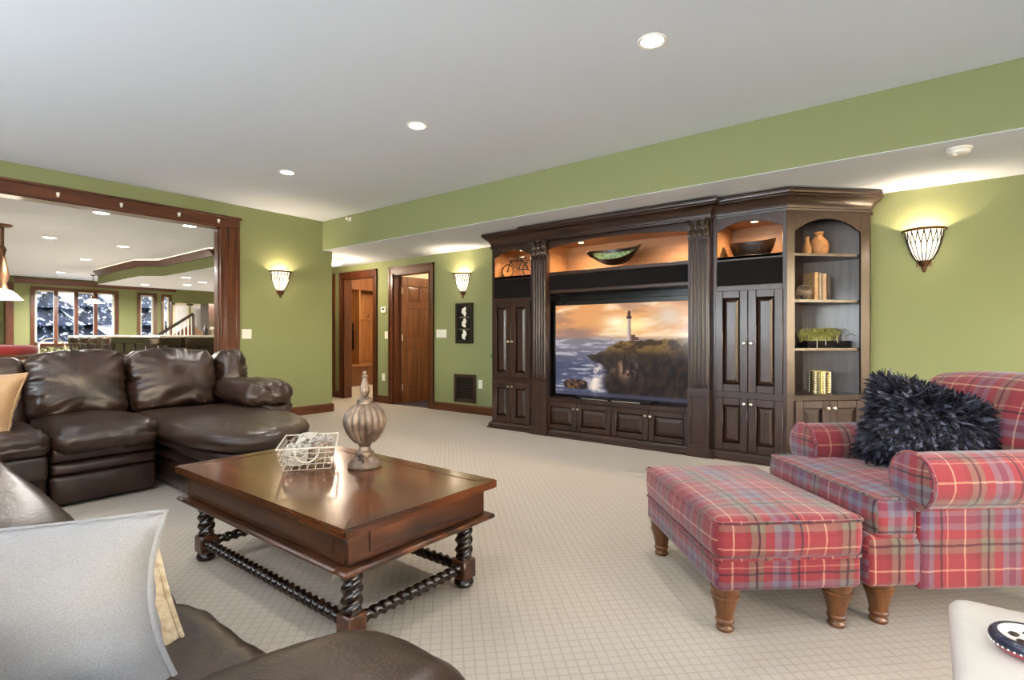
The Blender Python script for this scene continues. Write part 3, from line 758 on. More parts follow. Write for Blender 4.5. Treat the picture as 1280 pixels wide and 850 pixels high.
c = obj('crown', sweep(CRN, [(FX + .02, YL), (FX - .08, YL), (FX - .08, Ye), (FX + .02, Ye)]), M['ech'], mu); bmx(c, mu)
obj('frieze', bx(0, W, -.08, .0, 2.165, 2.285), M['ech'], mu)
obj('frieze_rail', bx(.01, W - .01, -.075, .0, 2.14, 2.166), M['ech'], mu)
c = obj('base_molding', sweep(BSE, [(FX + .02, YL - .01), (FX - .02, YL - .01), (FX - .02, Ye + .01), (FX + .02, Ye + .01)]), M['ech'], mu); bmx(c, mu)
def column(x0):
    w = .19; y0 = -.078
    co = obj('column', boxes([(x0, x0 + w, y0 + .012, 0, 0, 1.965), (x0 - .006, x0 + w + .006, y0 - .004, 0, 0, .085), (x0 - .003, x0 + w + .003, y0 - .002, 0, .575, .60),
                              (x0, x0 + .03, y0, y0 + .012, .085, .575), (x0 + w - .03, x0 + w, y0, y0 + .012, .085, .575), (x0 + .03, x0 + w - .03, y0, y0 + .012, .085, .12), (x0 + .03, x0 + w - .03, y0, y0 + .012, .54, .575)], .002), M['ec'], mu)
    for i in range(5):
        x = x0 + .027 + i * .034
        obj('reed', lathe([(.001, .61), (.012, .625), (.013, .66), (.013, 1.90), (.012, 1.935), (.001, 1.95)], 8, (x, y0 + .012, 0), a0=PI, a1=2 * PI, cap=False), M['ec'], co)
    ca = obj('capital', boxes([(x0 + .01, x0 + w - .01, y0 + .01, 0, 1.965, 2.14), (x0 - .008, x0 + w + .008, y0 - .012, 0, 2.12, 2.142), (x0 - .002, x0 + w + .002, y0 - .004, 0, 1.955, 1.972)], .004), M['ec'], mu)
    bm = B()                                    # carved acanthus leaves in two tiers, volutes on top
    for tier, (n, z0, hh) in enumerate(((4, 1.97, .085), (3, 2.03, .085))):
        for i in range(n):
            cx = x0 + w * (i + .5) / n; rows = []
            for k in range(8):
                s = k / 7; out = .012 + .035 * s ** 2.2 + .008 * tier; zz = z0 + hh * (s - .55 * max(0, s - .72) ** 1.2 * 3); hw = (.5 + .5 * math.sin(PI * min(1, s + .25))) * .027 * (1 - .75 * s ** 4)
                rows.append([bm.verts.new((cx + hw * q, y0 + .012 - out + .012 * abs(q) ** 1.5 + .004 * math.cos(q * 9), zz)) for q in (-1, -.66, -.33, 0, .33, .66, 1)])
            grid_faces(bm, rows)
    obj('acanthus_leaves', bm, M['ec'], ca, flip=False)
    for sx in (-1, 1):
        bm = B(); cx, cz = x0 + w / 2 + sx * (w / 2 - .012), 2.10
        tube([(cx + sx * .0 + (.028 - .004 * k * .55) * math.cos(k * .62) * sx, y0 - .014, cz + (.028 - .0022 * k) * math.sin(k * .62)) for k in range(12)], .009, 6, bm); obj('volute', bm, M['ec'], ca)
    bm = B(); ball(.018, (x0 + w / 2, y0 - .016, 2.115), bm)
    obj('rosette', bm, M['ec'], ca)
column(.0375); column(1.7735)
for x in (.52, 1.58):
    pk = obj('puck_light', lathe([(.038, 0), (.036, -.012), (.03, -.014)], 20, (x, .17, 2.108), cap=False), M['nickel'], mu)
    obj('puck_lens', lathe([(0, -.010), (.031, -.010)], 20, (x, .17, 2.108), cap=False), M['puck'], pk)
PUCK = (1.0, .74, .45)
for X, Y, p in ((FX + .20, 4.07 - .30, 24), (FX + .20, 1.495 - .2975, 26), (FX + .17, YL - .52, 30), (FX + .17, YL - 1.58, 30)):
    spot('puck_lamp', (X, Y, 2.09), p, PUCK, 165, .9, .03)

# corner bookcase, turned 45 degrees back to the wall
bc = thing('corner_bookcase', 'angled dark walnut bookcase with four open shelves beside the wall sconce', 'bookcase', (5.2, .62, 0), 0, 'dark walnut media wall')
P4 = [(4.845, .897), (5.36, .385), (5.36, .37), (5.49, .37), (5.49, .897)]
def slab(name, z0, z1, m, poly=P4, inset=0):
    bm = B(); lo = [bm.verts.new((x, y, z0)) for x, y in poly]; hi = [bm.verts.new((x, y, z1)) for x, y in poly]
    grid_faces(bm, [lo, hi], True, True, True); return obj(name, bm, m, bc, off=True)
PI4 = [(4.88, .885), (5.365, .40), (5.475, .40), (5.475, .885)]
slab('cabinet_box', 0, .575, M['ec'])
slab('ledge', .565, .592, M['ech'], [(4.845, .885), (5.35, .38), (5.48, .38), (5.48, .885)])
for z in (.96, 1.364, 1.75): slab('shelf', z, z + .022, M['ech'], PI4)
slab('top', 2.115, 2.28, M['ec'])
obj('back_panel', bx(5.475, 5.49, .385, .89, .59, 2.115), M['gray_back'], bc, off=True)
obj('side_panel', bx(4.86, 5.475, .886, .898, .59, 2.115), M['ec'], bc, off=True)
obj('side_panel', bx(5.37, 5.475, .37, .385, .59, 2.115), M['ec'], bc, off=True)
fwd = .735; kw = dict(loc=(FX, .90, 0), rot=(0, 0, R(-45)), off=True)
obj('face_frame', arch(boxes([(0, .072, 0, .02, 0, 2.13), (.668, .75, 0, .02, 0, 2.13), (.072, .668, 0, .02, .06, .09), (.072, .668, 0, .02, .55, .592)], .002), .072, .668, 1.95, 2.06, 2.13, 0, .02), M['ec'], bc, **kw)
hold = bpy.data.objects.new('door_pair', None)
for a, b, kx in ((.066, .367, .34), (.371, .674, .398)):
    d = cdoor(bc, a, b, .086, .548, 0, (kx, .485))
    d.location = Vector((FX, .90, 0)) - bc.location; d.rotation_euler = (0, 0, R(-45))
bpy.data.objects.remove(hold)
c = obj('crown', sweep(CRN, [(FX, .90), (5.36, .37), (5.49, .37)], ends=((FX, 1.5), None)), M['ech'], bc, off=True)
c = obj('base_molding', sweep(BSE, [(FX, .90), (5.36, .37), (5.49, .37)], ends=((FX, 1.5), None)), M['ech'], bc, off=True)
pk = obj('puck_light', lathe([(.038, 0), (.036, -.012), (.03, -.014)], 20, (5.18, .70, 2.115), cap=False), M['nickel'], bc, off=True)
spot('puck_lamp', (5.18, .70, 2.09), 1.2, PUCK, 160, .9, .03)

# television
tv = thing('television', 'large flat television showing a lighthouse on a headland at sunset', 'television', (FX + .13, YL - .975, .418), R(-90))
obj('back_case', bx(-.775, .775, .02, .07, .025, 1.03, bev=.01), M['black'], tv)
obj('bezel', boxes([(-.785, -.755, -.012, .03, .005, 1.05), (.755, .785, -.012, .03, .005, 1.05), (-.755, .755, -.012, .03, 1.00, 1.05), (-.755, .755, -.012, .03, .005, .03)], .004), M['black'], tv)
obj('stand', boxes([(-.25, .25, -.07, .10, -.0, .012), (-.06, .06, .0, .04, .0, .03)], .004), M['nickel'], tv)
# moving picture: computed per vertex
NX, NZ = 300, 180
rs = np.random.RandomState(5)
def vnoise(u, v, f):
    g = rs.rand(64, 64); x, y = u * f, v * f; xi, yi = np.floor(x).astype(int), np.floor(y).astype(int); fx, fy = x - xi, y - yi
    fx = fx * fx * (3 - 2 * fx); fy = fy * fy * (3 - 2 * fy); G = lambda a, b: g[a % 64, b % 64]
    return (G(xi, yi) * (1 - fx) + G(xi + 1, yi) * fx) * (1 - fy) + (G(xi, yi + 1) * (1 - fx) + G(xi + 1, yi + 1) * fx) * fy
def fbm(u, v, f, o=4): return sum(vnoise(u, v, f * 2 ** k) * .5 ** (k + 1) for k in range(o)) / (1 - .5 ** o)
def sm(a, b, x): t = np.clip((x - a) / (b - a), 0, 1); return t * t * (3 - 2 * t)
U, V = np.meshgrid(np.linspace(0, 1, NX), np.linspace(0, 1, NZ))       # V = 0 at the top
def rgb(r, g, b): return np.array([r, g, b], float)
def blend(a, b, t): return a + (b - a) * t[..., None]
img = np.zeros((NZ, NX, 3))
cl = fbm(U * 1.0 + .3 * V, V * 2.2 + .35 * U, 4, 5); cl2 = fbm(U * 1.2, V * 3.0 - .4 * U, 3, 4)
img[:] = rgb(214, 150, 96); img = blend(img, rgb(236, 206, 168), sm(.45, .7, cl)); img = blend(img, rgb(160, 116, 92), sm(.52, .75, cl2) * .8)
img = blend(img, rgb(130, 104, 100), sm(.5, .3, cl) * sm(.2, .32, V) * .7)
img = blend(img, rgb(255, 240, 205), np.exp(-(((U - .5) / .10) ** 2 + ((V - .20) / .07) ** 2)) * .95)
img = blend(img, rgb(255, 222, 150), np.exp(-(((U - .62) / .09) ** 2 + ((V - .23) / .08) ** 2)) * .8)
img = blend(img, rgb(206, 200, 196), np.exp(-(((U - .86) / .10) ** 2 + ((V - .14) / .12) ** 2)) * .7)
img = blend(img, rgb(150, 116, 104), sm(.26, .30, V) * sm(.45, .2, U) * .75)
img = blend(img, rgb(252, 190, 110), np.exp(-((V - .375) / .018) ** 2) * sm(.35, .6, U) * .9)
sea = sm(.33, .40, V); wv = fbm(U * 2 + V, V * 9, 5, 4)
seac = np.zeros_like(img); seac[:] = rgb(120, 112, 122); seac = blend(seac, rgb(70, 74, 98), sm(.4, .7, V)); seac = blend(seac, rgb(176, 172, 180), sm(.52, .72, wv) * .8)
seac = blend(seac, rgb(226, 206, 190), np.exp(-(((U - .34 + .1 * (V - .7)) / .055) ** 2)) * sm(.58, .72, V) * sm(.35, .6, fbm(U * 3, V * 3, 6)))
img = blend(img, seac, sea)
edge = np.interp(U, [0, .26, .30, .40, .46, .52, .62, .80, 1.0], [9, .56, .545, .50, .43, .395, .385, .37, .355]) + .012 * (fbm(U, V * 0, 30, 3) - .5) * 2
land = sm(0, .012, V - edge)
low = np.interp(U, [0, .26, .30, .38, .40, .47], [9, .575, .62, .66, .70, .70]); shore = np.where(U < .46, sm(.0, .02, low - V + .04 * (fbm(U, V, 16) - .5)), 1)
cliff = sm(.36, .44, U + .10 * (fbm(U, V, 9) - .5) - .12 * np.clip(V - .75, 0, 1)); land = land * np.clip(shore + cliff * (V > .6), 0, 1)
lc = np.zeros_like(img); gr = fbm(U * 1.5, V * 2, 12, 4); lc[:] = rgb(62, 46, 34); lc = blend(lc, rgb(118, 92, 50), sm(.4, .65, gr) * sm(.62, .42, V)); gs = fbm(U * 5 + V, V * 1.5, 9, 4); lc = blend(lc, rgb(34, 28, 28), sm(.48, .62, V) * (.45 + .55 * sm(.6, .4, gs)))
lc = blend(lc, rgb(150, 116, 96), np.exp(-(((U - .56) / .09) ** 2 + ((V - .69) / .10) ** 2)) * sm(.4, .6, fbm(U * 3, V, 14)))
img = blend(img, lc, land)
rock = np.exp(-(((U - .17) / .10) ** 4 + ((V - .885) / .055) ** 4)); img = blend(img, blend(np.zeros_like(img) + rgb(40, 32, 32), rgb(112, 78, 52), sm(.45, .7, fbm(U * 3, V * 3, 12))), sm(.3, .6, rock + .5 * (fbm(U, V, 14) - .5)))
img = blend(img, rgb(62, 62, 82), sm(.955, .965, V) * .8)
hw = np.interp(V, [.16, .36, .395], [.010, .017, .020]); tw = ((np.abs(U - .585) < hw) & (V > .165) & (V < .395)); img[tw] = rgb(198, 176, 168); img[tw & (U > .585)] = rgb(150, 124, 118)
img[(np.abs(U - .585) < .018) & (V > .135) & (V < .165)] = rgb(58, 46, 46); img[(np.abs(U - .585) < .013) & (V > .095) & (V <= .135)] = rgb(84, 62, 54); img[(np.abs(U - .585) < .010 - np.clip(.095 - V, 0, 1) * .4) & (V > .075) & (V <= .095)] = rgb(50, 40, 40)
img[(U > .60) & (U < .655) & (V > .355 - .02 * (U < .63)) & (V < .39)] = rgb(92, 66, 54)
linimg = np.where(img / 255 <= .04045, img / 255 / 12.92, ((img / 255 + .055) / 1.055) ** 2.4)
me = bpy.data.meshes.new('screen')
vx = np.stack([-.755 + 1.51 * U, np.full_like(U, .0), 1.00 - .97 * V], -1).reshape(-1, 3)
idx = np.arange(NX * NZ).reshape(NZ, NX); q = np.stack([idx[:-1, :-1], idx[1:, :-1], idx[1:, 1:], idx[:-1, 1:]], -1).reshape(-1, 4)
me.from_pydata(vx.tolist(), [], q.tolist())
ca = me.color_attributes.new('picture', 'FLOAT_COLOR', 'POINT'); ca.data.foreach_set('color', np.concatenate([linimg.reshape(-1, 3), np.ones((NX * NZ, 1))], 1).ravel())
n = NT('lit_screen'); at = n.new('ShaderNodeAttribute'); at.attribute_name = 'picture'
n.set((.01, .01, .01, 1), .12); n.link(at.outputs['Color'], n.b.inputs['Emission Color']); n.b.inputs['Emission Strength'].default_value = .8
me.materials.append(n.m); so = bpy.data.objects.new('screen', me); C.objects.link(so); so.parent = tv; so.location = (0, 0, 0)
t = thing('soundbar', 'slim dark soundbar with silver edge lying below the television', 'speaker', (FX + .03, YL - .975, .418), R(-90))
obj('body', bx(-.42, .42, -.025, .035, 0, .03, bev=.006), M['black'], t); obj('silver_strip', boxes([(-.36, -.05, -.028, -.02, .006, .014), (.0, .3, -.028, -.02, .006, .014)]), M['nickel'], t)

# --- ornaments in the niches
bk = thing('bicycle_ornament', 'small metal bicycle ornament in the left lit niche', 'ornament', (5.0, 3.81, 1.776), R(-90))
wheels = []
for x in (-.155, .155):
    w_ = obj('wheel', tube([(x + .082 * math.cos(k * PI / 14), 0, .086 + .082 * math.sin(k * PI / 14)) for k in range(28)], .006, 6, closed=True), M['iron'], bk)
    bm = B()
    for k in range(10): tube([(x, 0, .086), (x + .08 * math.cos(k * PI / 5), 0, .086 + .08 * math.sin(k * PI / 5))], .0015, 4, bm)
    ball(.012, (x, 0, .086), bm); obj('spokes', bm, M['bronze'], w_)
bm = B()
for a, b in (((-.155, .086), (-.115, .215)), ((-.12, .2), (.01, .095)), ((-.12, .205), (.06, .2)), ((.06, .21), (.01, .095)), ((.01, .095), (.155, .086)), ((.06, .2), (.155, .086))): tube([(a[0], 0, a[1]), (b[0], 0, b[1])], .007, 6, bm)
obj('frame', bm, M['iron'], bk)
obj('handlebar', tube([(-.08, -.06, .235), (-.13, -.05, .25), (-.115, 0, .235), (-.13, .05, .25), (-.08, .06, .235)], .007, 6), M['nickel'], bk)
obj('saddle', rbox(.09, .05, .022, .01, 4, 2, c=(.065, 0, .222)), M['bowlwood'], bk)
def dish(name, label, L, Wd, H, base, m, loc, rz, tips, min_, minm, cat='bowl'):
    t = thing(name, label, cat, loc, rz)
    bm = B(); rows = []
    for k in range(9):
        s = k / 8; row = []
        for j in range(40):
            a = 2 * PI * j / 40; ca_, sa = math.cos(a), math.sin(a); q = base + (1 - base) * s ** .7
            x = L / 2 * ca_ * q; y = Wd / 2 * math.copysign(abs(sa) ** 1.25, sa) * q
            row.append(bm.verts.new((x, y, H * s ** 1.3 + tips * s * abs(ca_) ** 3 * (1 if ca_ > 0 else .75))))
        rows.append(row)
    inn = [[bm.verts.new((v.co.x * .95, v.co.y * .93, v.co.z + .006 * (1 - k / 8.0))) for v in rows[k]] for k in range(8, -1, -1)]
    grid_faces(bm, rows + inn, True, True, True)
    obj('shell', bm, m, t)
    if minm:
        bm = B(); rr = [[bm.verts.new((r[j].x * .90, r[j].y * .88, r[j].z + .008)) for j in range(40)] for r in [[Vector((L / 2 * math.cos(2 * PI * j / 40) * (base + (1 - base) * (k / 8) ** .7), Wd / 2 * math.copysign(abs(math.sin(2 * PI * j / 40)) ** 1.25, math.sin(2 * PI * j / 40)) * (base + (1 - base) * (k / 8) ** .7), H * (k / 8) ** 1.3 + tips * (k / 8) * abs(math.cos(2 * PI * j / 40)) ** 3)) for j in range(40)] for k in range(1, 7)]]
        grid_faces(bm, rr, True, True, False); obj(min_, bm, minm, t)
    return t
d = dish('boat_bowl', 'boat-shaped painted glass bowl in the long lit niche above the television', .62, .26, .11, .25, M['bowlwood'], (5.04, 2.52, 1.778), R(-90), .07, 'painted_lining', M['snowyglass'])
d.rotation_euler = (R(32), 0, R(-90)); d.location.z = 1.835; d.location.x = 5.0
d = dish('wooden_bowl', 'oblong dark wooden bowl in the lit niche right of the television', .40, .26, .13, .62, M['bowlwood'], (5.06, 1.225, 1.778), R(-90), .03, None, None)

# --- things on the bookcase shelves
SH1, SH2, SH3, SH4 = 1.772, 1.386, .982, .592
t = thing('clay_jug', 'round tan clay jug with a short neck on the top bookcase shelf', 'vase', (5.235, .725, SH1))
obj('body', lathe([(.045, 0), (.068, .03), (.075, .08), (.066, .125), (.04, .155), (.028, .17), (.028, .19)], 24), M['clay'], t)
obj('rim', lathe([(.028, .188), (.036, .196), (.034, .205), (.024, .203)], 24, cap=False), M['clay'], t)
obj('handle', tube([(.03, .02, .185), (.07, .03, .175), (.085, .03, .14), (.068, .02, .11)], .008, 6), M['clay'], t)
t = thing('clay_bottle', 'slim tan clay bottle left of the round jug on the top shelf', 'vase', (5.13, .80, SH1))
obj('body', lathe([(.028, 0), (.036, .03), (.034, .07), (.018, .11), (.013, .15)], 20), M['clay'], t); obj('rim', lathe([(.013, .148), (.018, .155), (.014, .16)], 20, cap=False), M['clay'], t)
def wicker(r, m, seed, bm=None, n=11, rr=.004):
    bm = bm or B(); rnd = random.Random(seed)
    for k in range(n):
        q = Matrix.Rotation(rnd.random() * 6.3, 3, 'Z') @ Matrix.Rotation(rnd.random() * 3.2, 3, 'X'); s = r * rnd.uniform(.9, 1.0)
        tube([q @ Vector((s * math.cos(2 * PI * j / 18), s * math.sin(2 * PI * j / 18), r * .1 * math.sin(3 * 2 * PI * j / 18))) for j in range(18)], rr, 4, bm, True)
    return bm
tag(obj('vine_ball', wicker(.066, 0, 3), M['wicker2'], loc=(5.125, .825, SH2 + .07)), 'woven vine ball at the left of the book shelf', 'ornament')
books = [(.030, .245, (186, 150, 108), 'tan'), (.026, .24, (150, 134, 116), 'grey'), (.034, .235, (170, 140, 112), 'light brown'), (.026, .215, (40, 30, 26), 'dark')]
bxp = .36
for i, (th, hh, cc, nm) in enumerate(books):
    s = bxp + th / 2; bxp += th + .009
    px_, py_ = FX + .7071 * (s + .15), .90 - .7071 * (s - .15)
    t = thing('book', nm + ' book, %s from the left in the row of four on the bookcase' % ('first', 'second', 'third', 'last')[i], 'book', (px_, py_, SH2), R(-45), 'books on the corner bookcase')
    mt = plain('book_cover_' + nm.replace(' ', '_'), col(*cc), .6, var=.12, scale=40)
    obj('cover', boxes([(-th / 2, -th / 2 + .003, 0, .15, 0, hh), (th / 2 - .003, th / 2, 0, .15, 0, hh), (-th / 2, th / 2, -.003, .003, 0, hh)]), mt, t)
    obj('pages', bx(-th / 2 + .003, th / 2 - .003, .004, .145, .004, hh - .004), M['creamweave'], t)
t = thing('trough_planter', 'long black trough planter with wispy olive grass on the third bookcase shelf', 'planter', (5.27, .69, SH3), R(-45))
obj('trough', boxes([(-.2, .2, -.06, .06, 0, .012), (-.2, .2, -.06, -.05, 0, .06), (-.2, .2, .05, .06, 0, .06), (-.2, -.19, -.05, .05, 0, .06), (.19, .2, -.05, .05, 0, .06)], .002), M['speaker'], t)
obj('soil', bx(-.19, .19, -.05, .05, .012, .045), M['bowlwood'], t)
bm = B(); rnd = random.Random(11)
for k in range(190):
    x = rnd.gauss(-.04, .07); a = rnd.uniform(-1, 1); ln = rnd.uniform(.06, .13); dx = a * .10 + x * .15; dy = rnd.uniform(-.07, .015)
    tube([(x, rnd.uniform(-.03, .03), .045), (x + dx * .35, dy * .4, .045 + ln * .85), (x + dx * .8, dy * .9, .045 + ln), (x + dx * 1.25, dy * 1.2, .045 + ln * .7)], [.003, .003, .0022, .0008], 3, bm)
tag(obj('grass_blades', bm, M['leaf'], t, flip=False), kind='stuff')
for k, x in enumerate((-.13, -.05, .06)): obj('root', tube([(x, -.03, .05), (x + .01, -.058, .08), (x + .012, -.068, .05), (x + .008, -.07, .0 + .02 * k)], .0025, 5), M['wicker'], t)
t = thing('candle_holder', 'gold beaded cylinder candle holder on the lowest bookcase shelf', 'candle holder', (5.235, .72, SH4))
obj('glass_core', lathe([(.072, 0), (.072, .19), (.062, .19), (.062, .01)], 28), plain('amber_glass', col(196, 176, 104), .2, .3), t)
st_m = [plain('bead_gold', col(190, 166, 104), .25, .8), plain('bead_pearl', col(226, 220, 200), .3), plain('bead_black', col(34, 30, 28), .25)]
beads = [B(), B(), B()]
for k in range(22):
    a = 2 * PI * k / 22
    for j in range(9): ball(.0095, (.078 * math.cos(a), .078 * math.sin(a), .012 + j * .0205), beads[k % 3 if k % 3 < 2 else 2], 4)
for i, nm in enumerate(('gold_beads', 'pearl_beads', 'black_beads')): tag(obj(nm, beads[i], st_m[i], t), kind='stuff')
# sprig poking out at the left side of the cabinets
t = thing('ivy_sprig', 'small green ivy sprig poking out at the left side of the cabinets', 'plant', (FX + .14, 4.072, .80))
obj('stem', tube([(0, 0, -.03), (-.015, .02, .02), (-.03, .045, .05), (-.04, .07, .06)], .004, 5), M['leafd'], t)
for i, (x, y, z) in enumerate(((-.02, .03, .05), (-.035, .06, .075), (-.045, .075, .04), (-.025, .05, .015), (-.01, .025, .08))):
    lf_ = bx(-.022, .022, -.002, .002, -.03, .03, bev=.0015); obj('leaf', lf_, M['leafd'], t, (x, y, z), (R(20 * i), R(40 * i), R(70 * i)))
# ------------------------------------------------------------------ coffee table
TZ = .455
ct = thing('coffee_table', 'large dark coffee table with barley-twist legs and stretchers on the carpet', 'coffee table', (1.40, 2.165, 0))
hx, hy = .385, .69
bw = .075
obj('top_panel', bx(-hx + bw, hx - bw, -hy + bw, hy - bw, TZ - .03, TZ - .002), M['top'], ct)
def mitre(p, m):
    bm = B(); lo = [bm.verts.new((x, y, TZ - .034)) for x, y in p]; hi = [bm.verts.new((x, y, TZ)) for x, y in p]
    grid_faces(bm, [lo, hi], True, True, True)
    bmesh.ops.bevel(bm, geom=[e for e in bm.edges], offset=.0035, segments=2, affect='EDGES')
    obj('border_board', bm, m, ct)
topx = wood('table_border_wood', col(46, 24, 12), col(92, 49, 25), col(124, 74, 40), .22, 'x', .3, .6, mot=.7)
for sy in (-1, 1): mitre([(-hx, sy * hy), (hx, sy * hy), (hx - bw, sy * (hy - bw)), (-hx + bw, sy * (hy - bw))], topx)
for sx in (-1, 1): mitre([(sx * hx, -hy), (sx * hx, hy), (sx * (hx - bw), hy - bw), (sx * (hx - bw), -hy + bw)], M['top'])
ax_, ay_ = .345, .65
apx = wood('table_apron_wood_level', col(30, 17, 10), col(84, 44, 20), col(134, 78, 38), .3, 'x', .25, .7, mot=.95)
for sy in (-1, 1): obj('apron', boxes([(-ax_, ax_, min(sy * ay_, sy * (ay_ - .022)), max(sy * ay_, sy * (ay_ - .022)), .31, TZ - .034), (-ax_ + .085, ax_ - .085, min(sy * (ay_ - .01), sy * (ay_ + .006)), max(sy * (ay_ - .01), sy * (ay_ + .006)), .335, TZ - .045)], .003), apx, ct)
for sx in (-1, 1): obj('apron', boxes([(min(sx * ax_, sx * (ax_ - .022)), max(sx * ax_, sx * (ax_ - .022)), -ay_ + .022, ay_ - .022, .31, TZ - .034), (min(sx * (ax_ - .01), sx * (ax_ + .006)), max(sx * (ax_ - .01), sx * (ax_ + .006)), -ay_ + .085, ay_ - .085, .335, TZ - .045)], .003), M['apron'], ct)
obj('lower_molding', sweep([(-.025, .285), (.005, .285), (.018, .292), (.038, .297), (.04, .306), (.03, .312), (-.025, .314)], [(-ax_, ay_), (ax_, ay_), (ax_, -ay_), (-ax_, -ay_), (-ax_, ay_)][::-1], ends=((ax_, ay_)[:0] or (-ax_ , ay_ + 0) and (ax_, ay_), (-ax_, -ay_))) if False else boxes([(-ax_ - .036, ax_ + .036, -ay_ - .036, -ay_ + .03, .288, .308), (-ax_ - .036, ax_ + .036, ay_ - .03, ay_ + .036, .288, .308), (-ax_ - .036, -ax_ + .03, -ay_ + .03, ay_ - .03, .288, .308), (ax_ - .03, ax_ + .036, -ay_ + .03, ay_ - .03, .288, .308)], .007), M['apron'], ct)
def twist(z, th, r0, k, amp=.22): return r0 * (1 + amp * math.cos(2 * th - k * z)) 
lx, ly = .285, .585
for sx in (-1, 1):
    for sy in (-1, 1):
        c = (sx * lx, sy * ly, 0)
        prof = [(.030, .115), (.036, .123)] + [(.034, .13 + .153 * i / 40) for i in range(41)] + [(.036, .289), (.04, .30)]
        lg = obj('leg', lathe(prof, 24, c, mod=lambda r, t, z: r * (1 + (.16 * math.cos(2 * t - 150 * z) if .135 < z < .284 else 0))), M['twist'], ct)
        obj('block', bx(c[0] - .039, c[0] + .039, c[1] - .039, c[1] + .039, .036, .12, bev=.007), M['apron'], lg)
        obj('bun_foot', lathe([(.03, 0), (.04, .006), (.044, .018), (.038, .034), (.028, .042)], 20, c), M['twist'], lg)
def stretch(a, b):
    n = int((Vector(b) - Vector(a)).length / .005); A, Bv = Vector(a), Vector(b)
    obj('stretcher', tube([A.lerp(Bv, i / n) for i in range(n + 1)], .021, 16, mod=lambda r, t, i: r * (1 + .2 * math.cos(2 * t - i * .005 * 150))), M['twist'], ct)
SZ = .08
for sy in (-1, 1): stretch((-lx + .04, sy * ly, SZ), (lx - .04, sy * ly, SZ))
for sx in (-1, 1): stretch((sx * lx, -ly + .04, SZ), (sx * lx, ly - .04, SZ))

# finial ornament
t = thing('finial_ornament', 'tall fluted antique finial standing on the coffee table', 'ornament', (1.573, 2.124, TZ))
obj('foot', lathe([(.078, 0), (.081, .008), (.078, .02), (.066, .03), (.052, .042), (.044, .052), (.046, .062), (.044, .072), (.03, .082), (.026, .097), (.034, .112), (.05, .124)], 32), M['finial'], t)
def flute(r, a, z): return r * (1 + .065 * (abs(math.cos(8 * a)) - .5) * 2)
obj('fluted_body', lathe([(.046, .118), (.066, .14), (.084, .172), (.094, .20), (.097, .222), (.091, .25), (.076, .275), (.056, .293), (.036, .303)], 128, mod=flute), M['finial'], t)
obj('collar', lathe([(.036, .300), (.04, .305), (.036, .314), (.038, .322), (.03, .33), (.016, .337)], 28), M['finial'], t)
obj('spire', lathe([(.013, .335), (.02, .35), (.0235, .366), (.021, .384), (.014, .405), (.0105, .422), (.010, .427), (.0155, .431), (.0155, .436), (.008, .44), (.011, .447), (.009, .455), (.003, .46), (0, .461)], 64, mod=lambda r, a, z: r * (1 + (.05 * math.cos(12 * a) if .34 < z < .41 else 0))), M['finial'], t)
obj('dark_bow', boxes([(-.065, -.045, -.05, -.03, .055, .075), (-.078, -.055, -.058, -.044, .045, .062), (-.058, -.046, -.062, -.05, .03, .055)], .006), M['iron'], t)

# wire basket with woven balls
bt = thing('wire_basket', 'white wire basket of woven balls on the coffee table', 'basket', (1.451, 2.40, TZ), R(-35.5))
bw0, bd0, bw1, bd1, bh = .105, .15, .13, .185, .108
def ring(w, d, z): return [(-w, -d, z), (w, -d, z), (w, d, z), (-w, d, z)]
def seg_ring(w, d, z, r, bm):
    p = ring(w, d, z)
    for i in range(4): tube([p[i], p[(i + 1) % 4]], r, 6, bm)
rm = B(); seg_ring(bw1, bd1, bh, .0042, rm); obj('rim_wire', rm, M['wire'], bt)
rm = B()
for k in range(4):
    s = k / 4; seg_ring(bw0 + (bw1 - bw0) * s, bd0 + (bd1 - bd0) * s, .003 + bh * s, .0015, rm)
for i in range(7):
    q = -1 + 2 * i / 6
    for s in (-1, 1): tube([(q * bw0, s * bd0, .003), (q * bw1, s * bd1, bh)], .0013, 5, rm)
    tube([(q * bw0, -bd0, .003), (q * bw0, bd0, .003)], .0013, 5, rm)
for i in range(9):
    q = -1 + 2 * i / 8
    for s in (-1, 1): tube([(s * bw0, q * bd0, .003), (s * bw1, q * bd1, bh)], .0013, 5, rm)
obj('wire_mesh', rm, M['wire'], bt)
for s in (-1, 1): obj('handle', tube([(.055 * math.cos(PI + PI * k / 12) , s * (bd1 + .006), bh - .002 + .062 * math.sin(PI + PI * k / 12)) for k in range(13)], .0042, 6), M['wire'], bt)
bpos = [(-.055, -.105, .066, .058, 0), (.058, -.085, .068, .058, 1), (.0, .005, .092, .064, 0), (-.052, .095, .064, .056, 1), (.06, .10, .068, .056, 0)]
bl = ['white woven ball at the front left of the wire basket', 'grey-white woven ball at the front right of the wire basket', 'white woven ball heaped in the middle of the wire basket', 'natural woven ball at the back left of the wire basket', 'white woven ball at the back right of the wire basket']
for i, (x, y, z, r, mm) in enumerate(bpos):
    v = Matrix.Rotation(R(-35.5), 4, 'Z') @ Vector((x, y, z))
    tag(obj('woven_ball', wicker(r, 0, 20 + i, n=16, rr=.0032), M['wicker2' if mm else 'wicker'], loc=(1.451 + v.x, 2.40 + v.y, TZ + v.z)), bl[i], 'woven ball', 'woven balls in the basket')

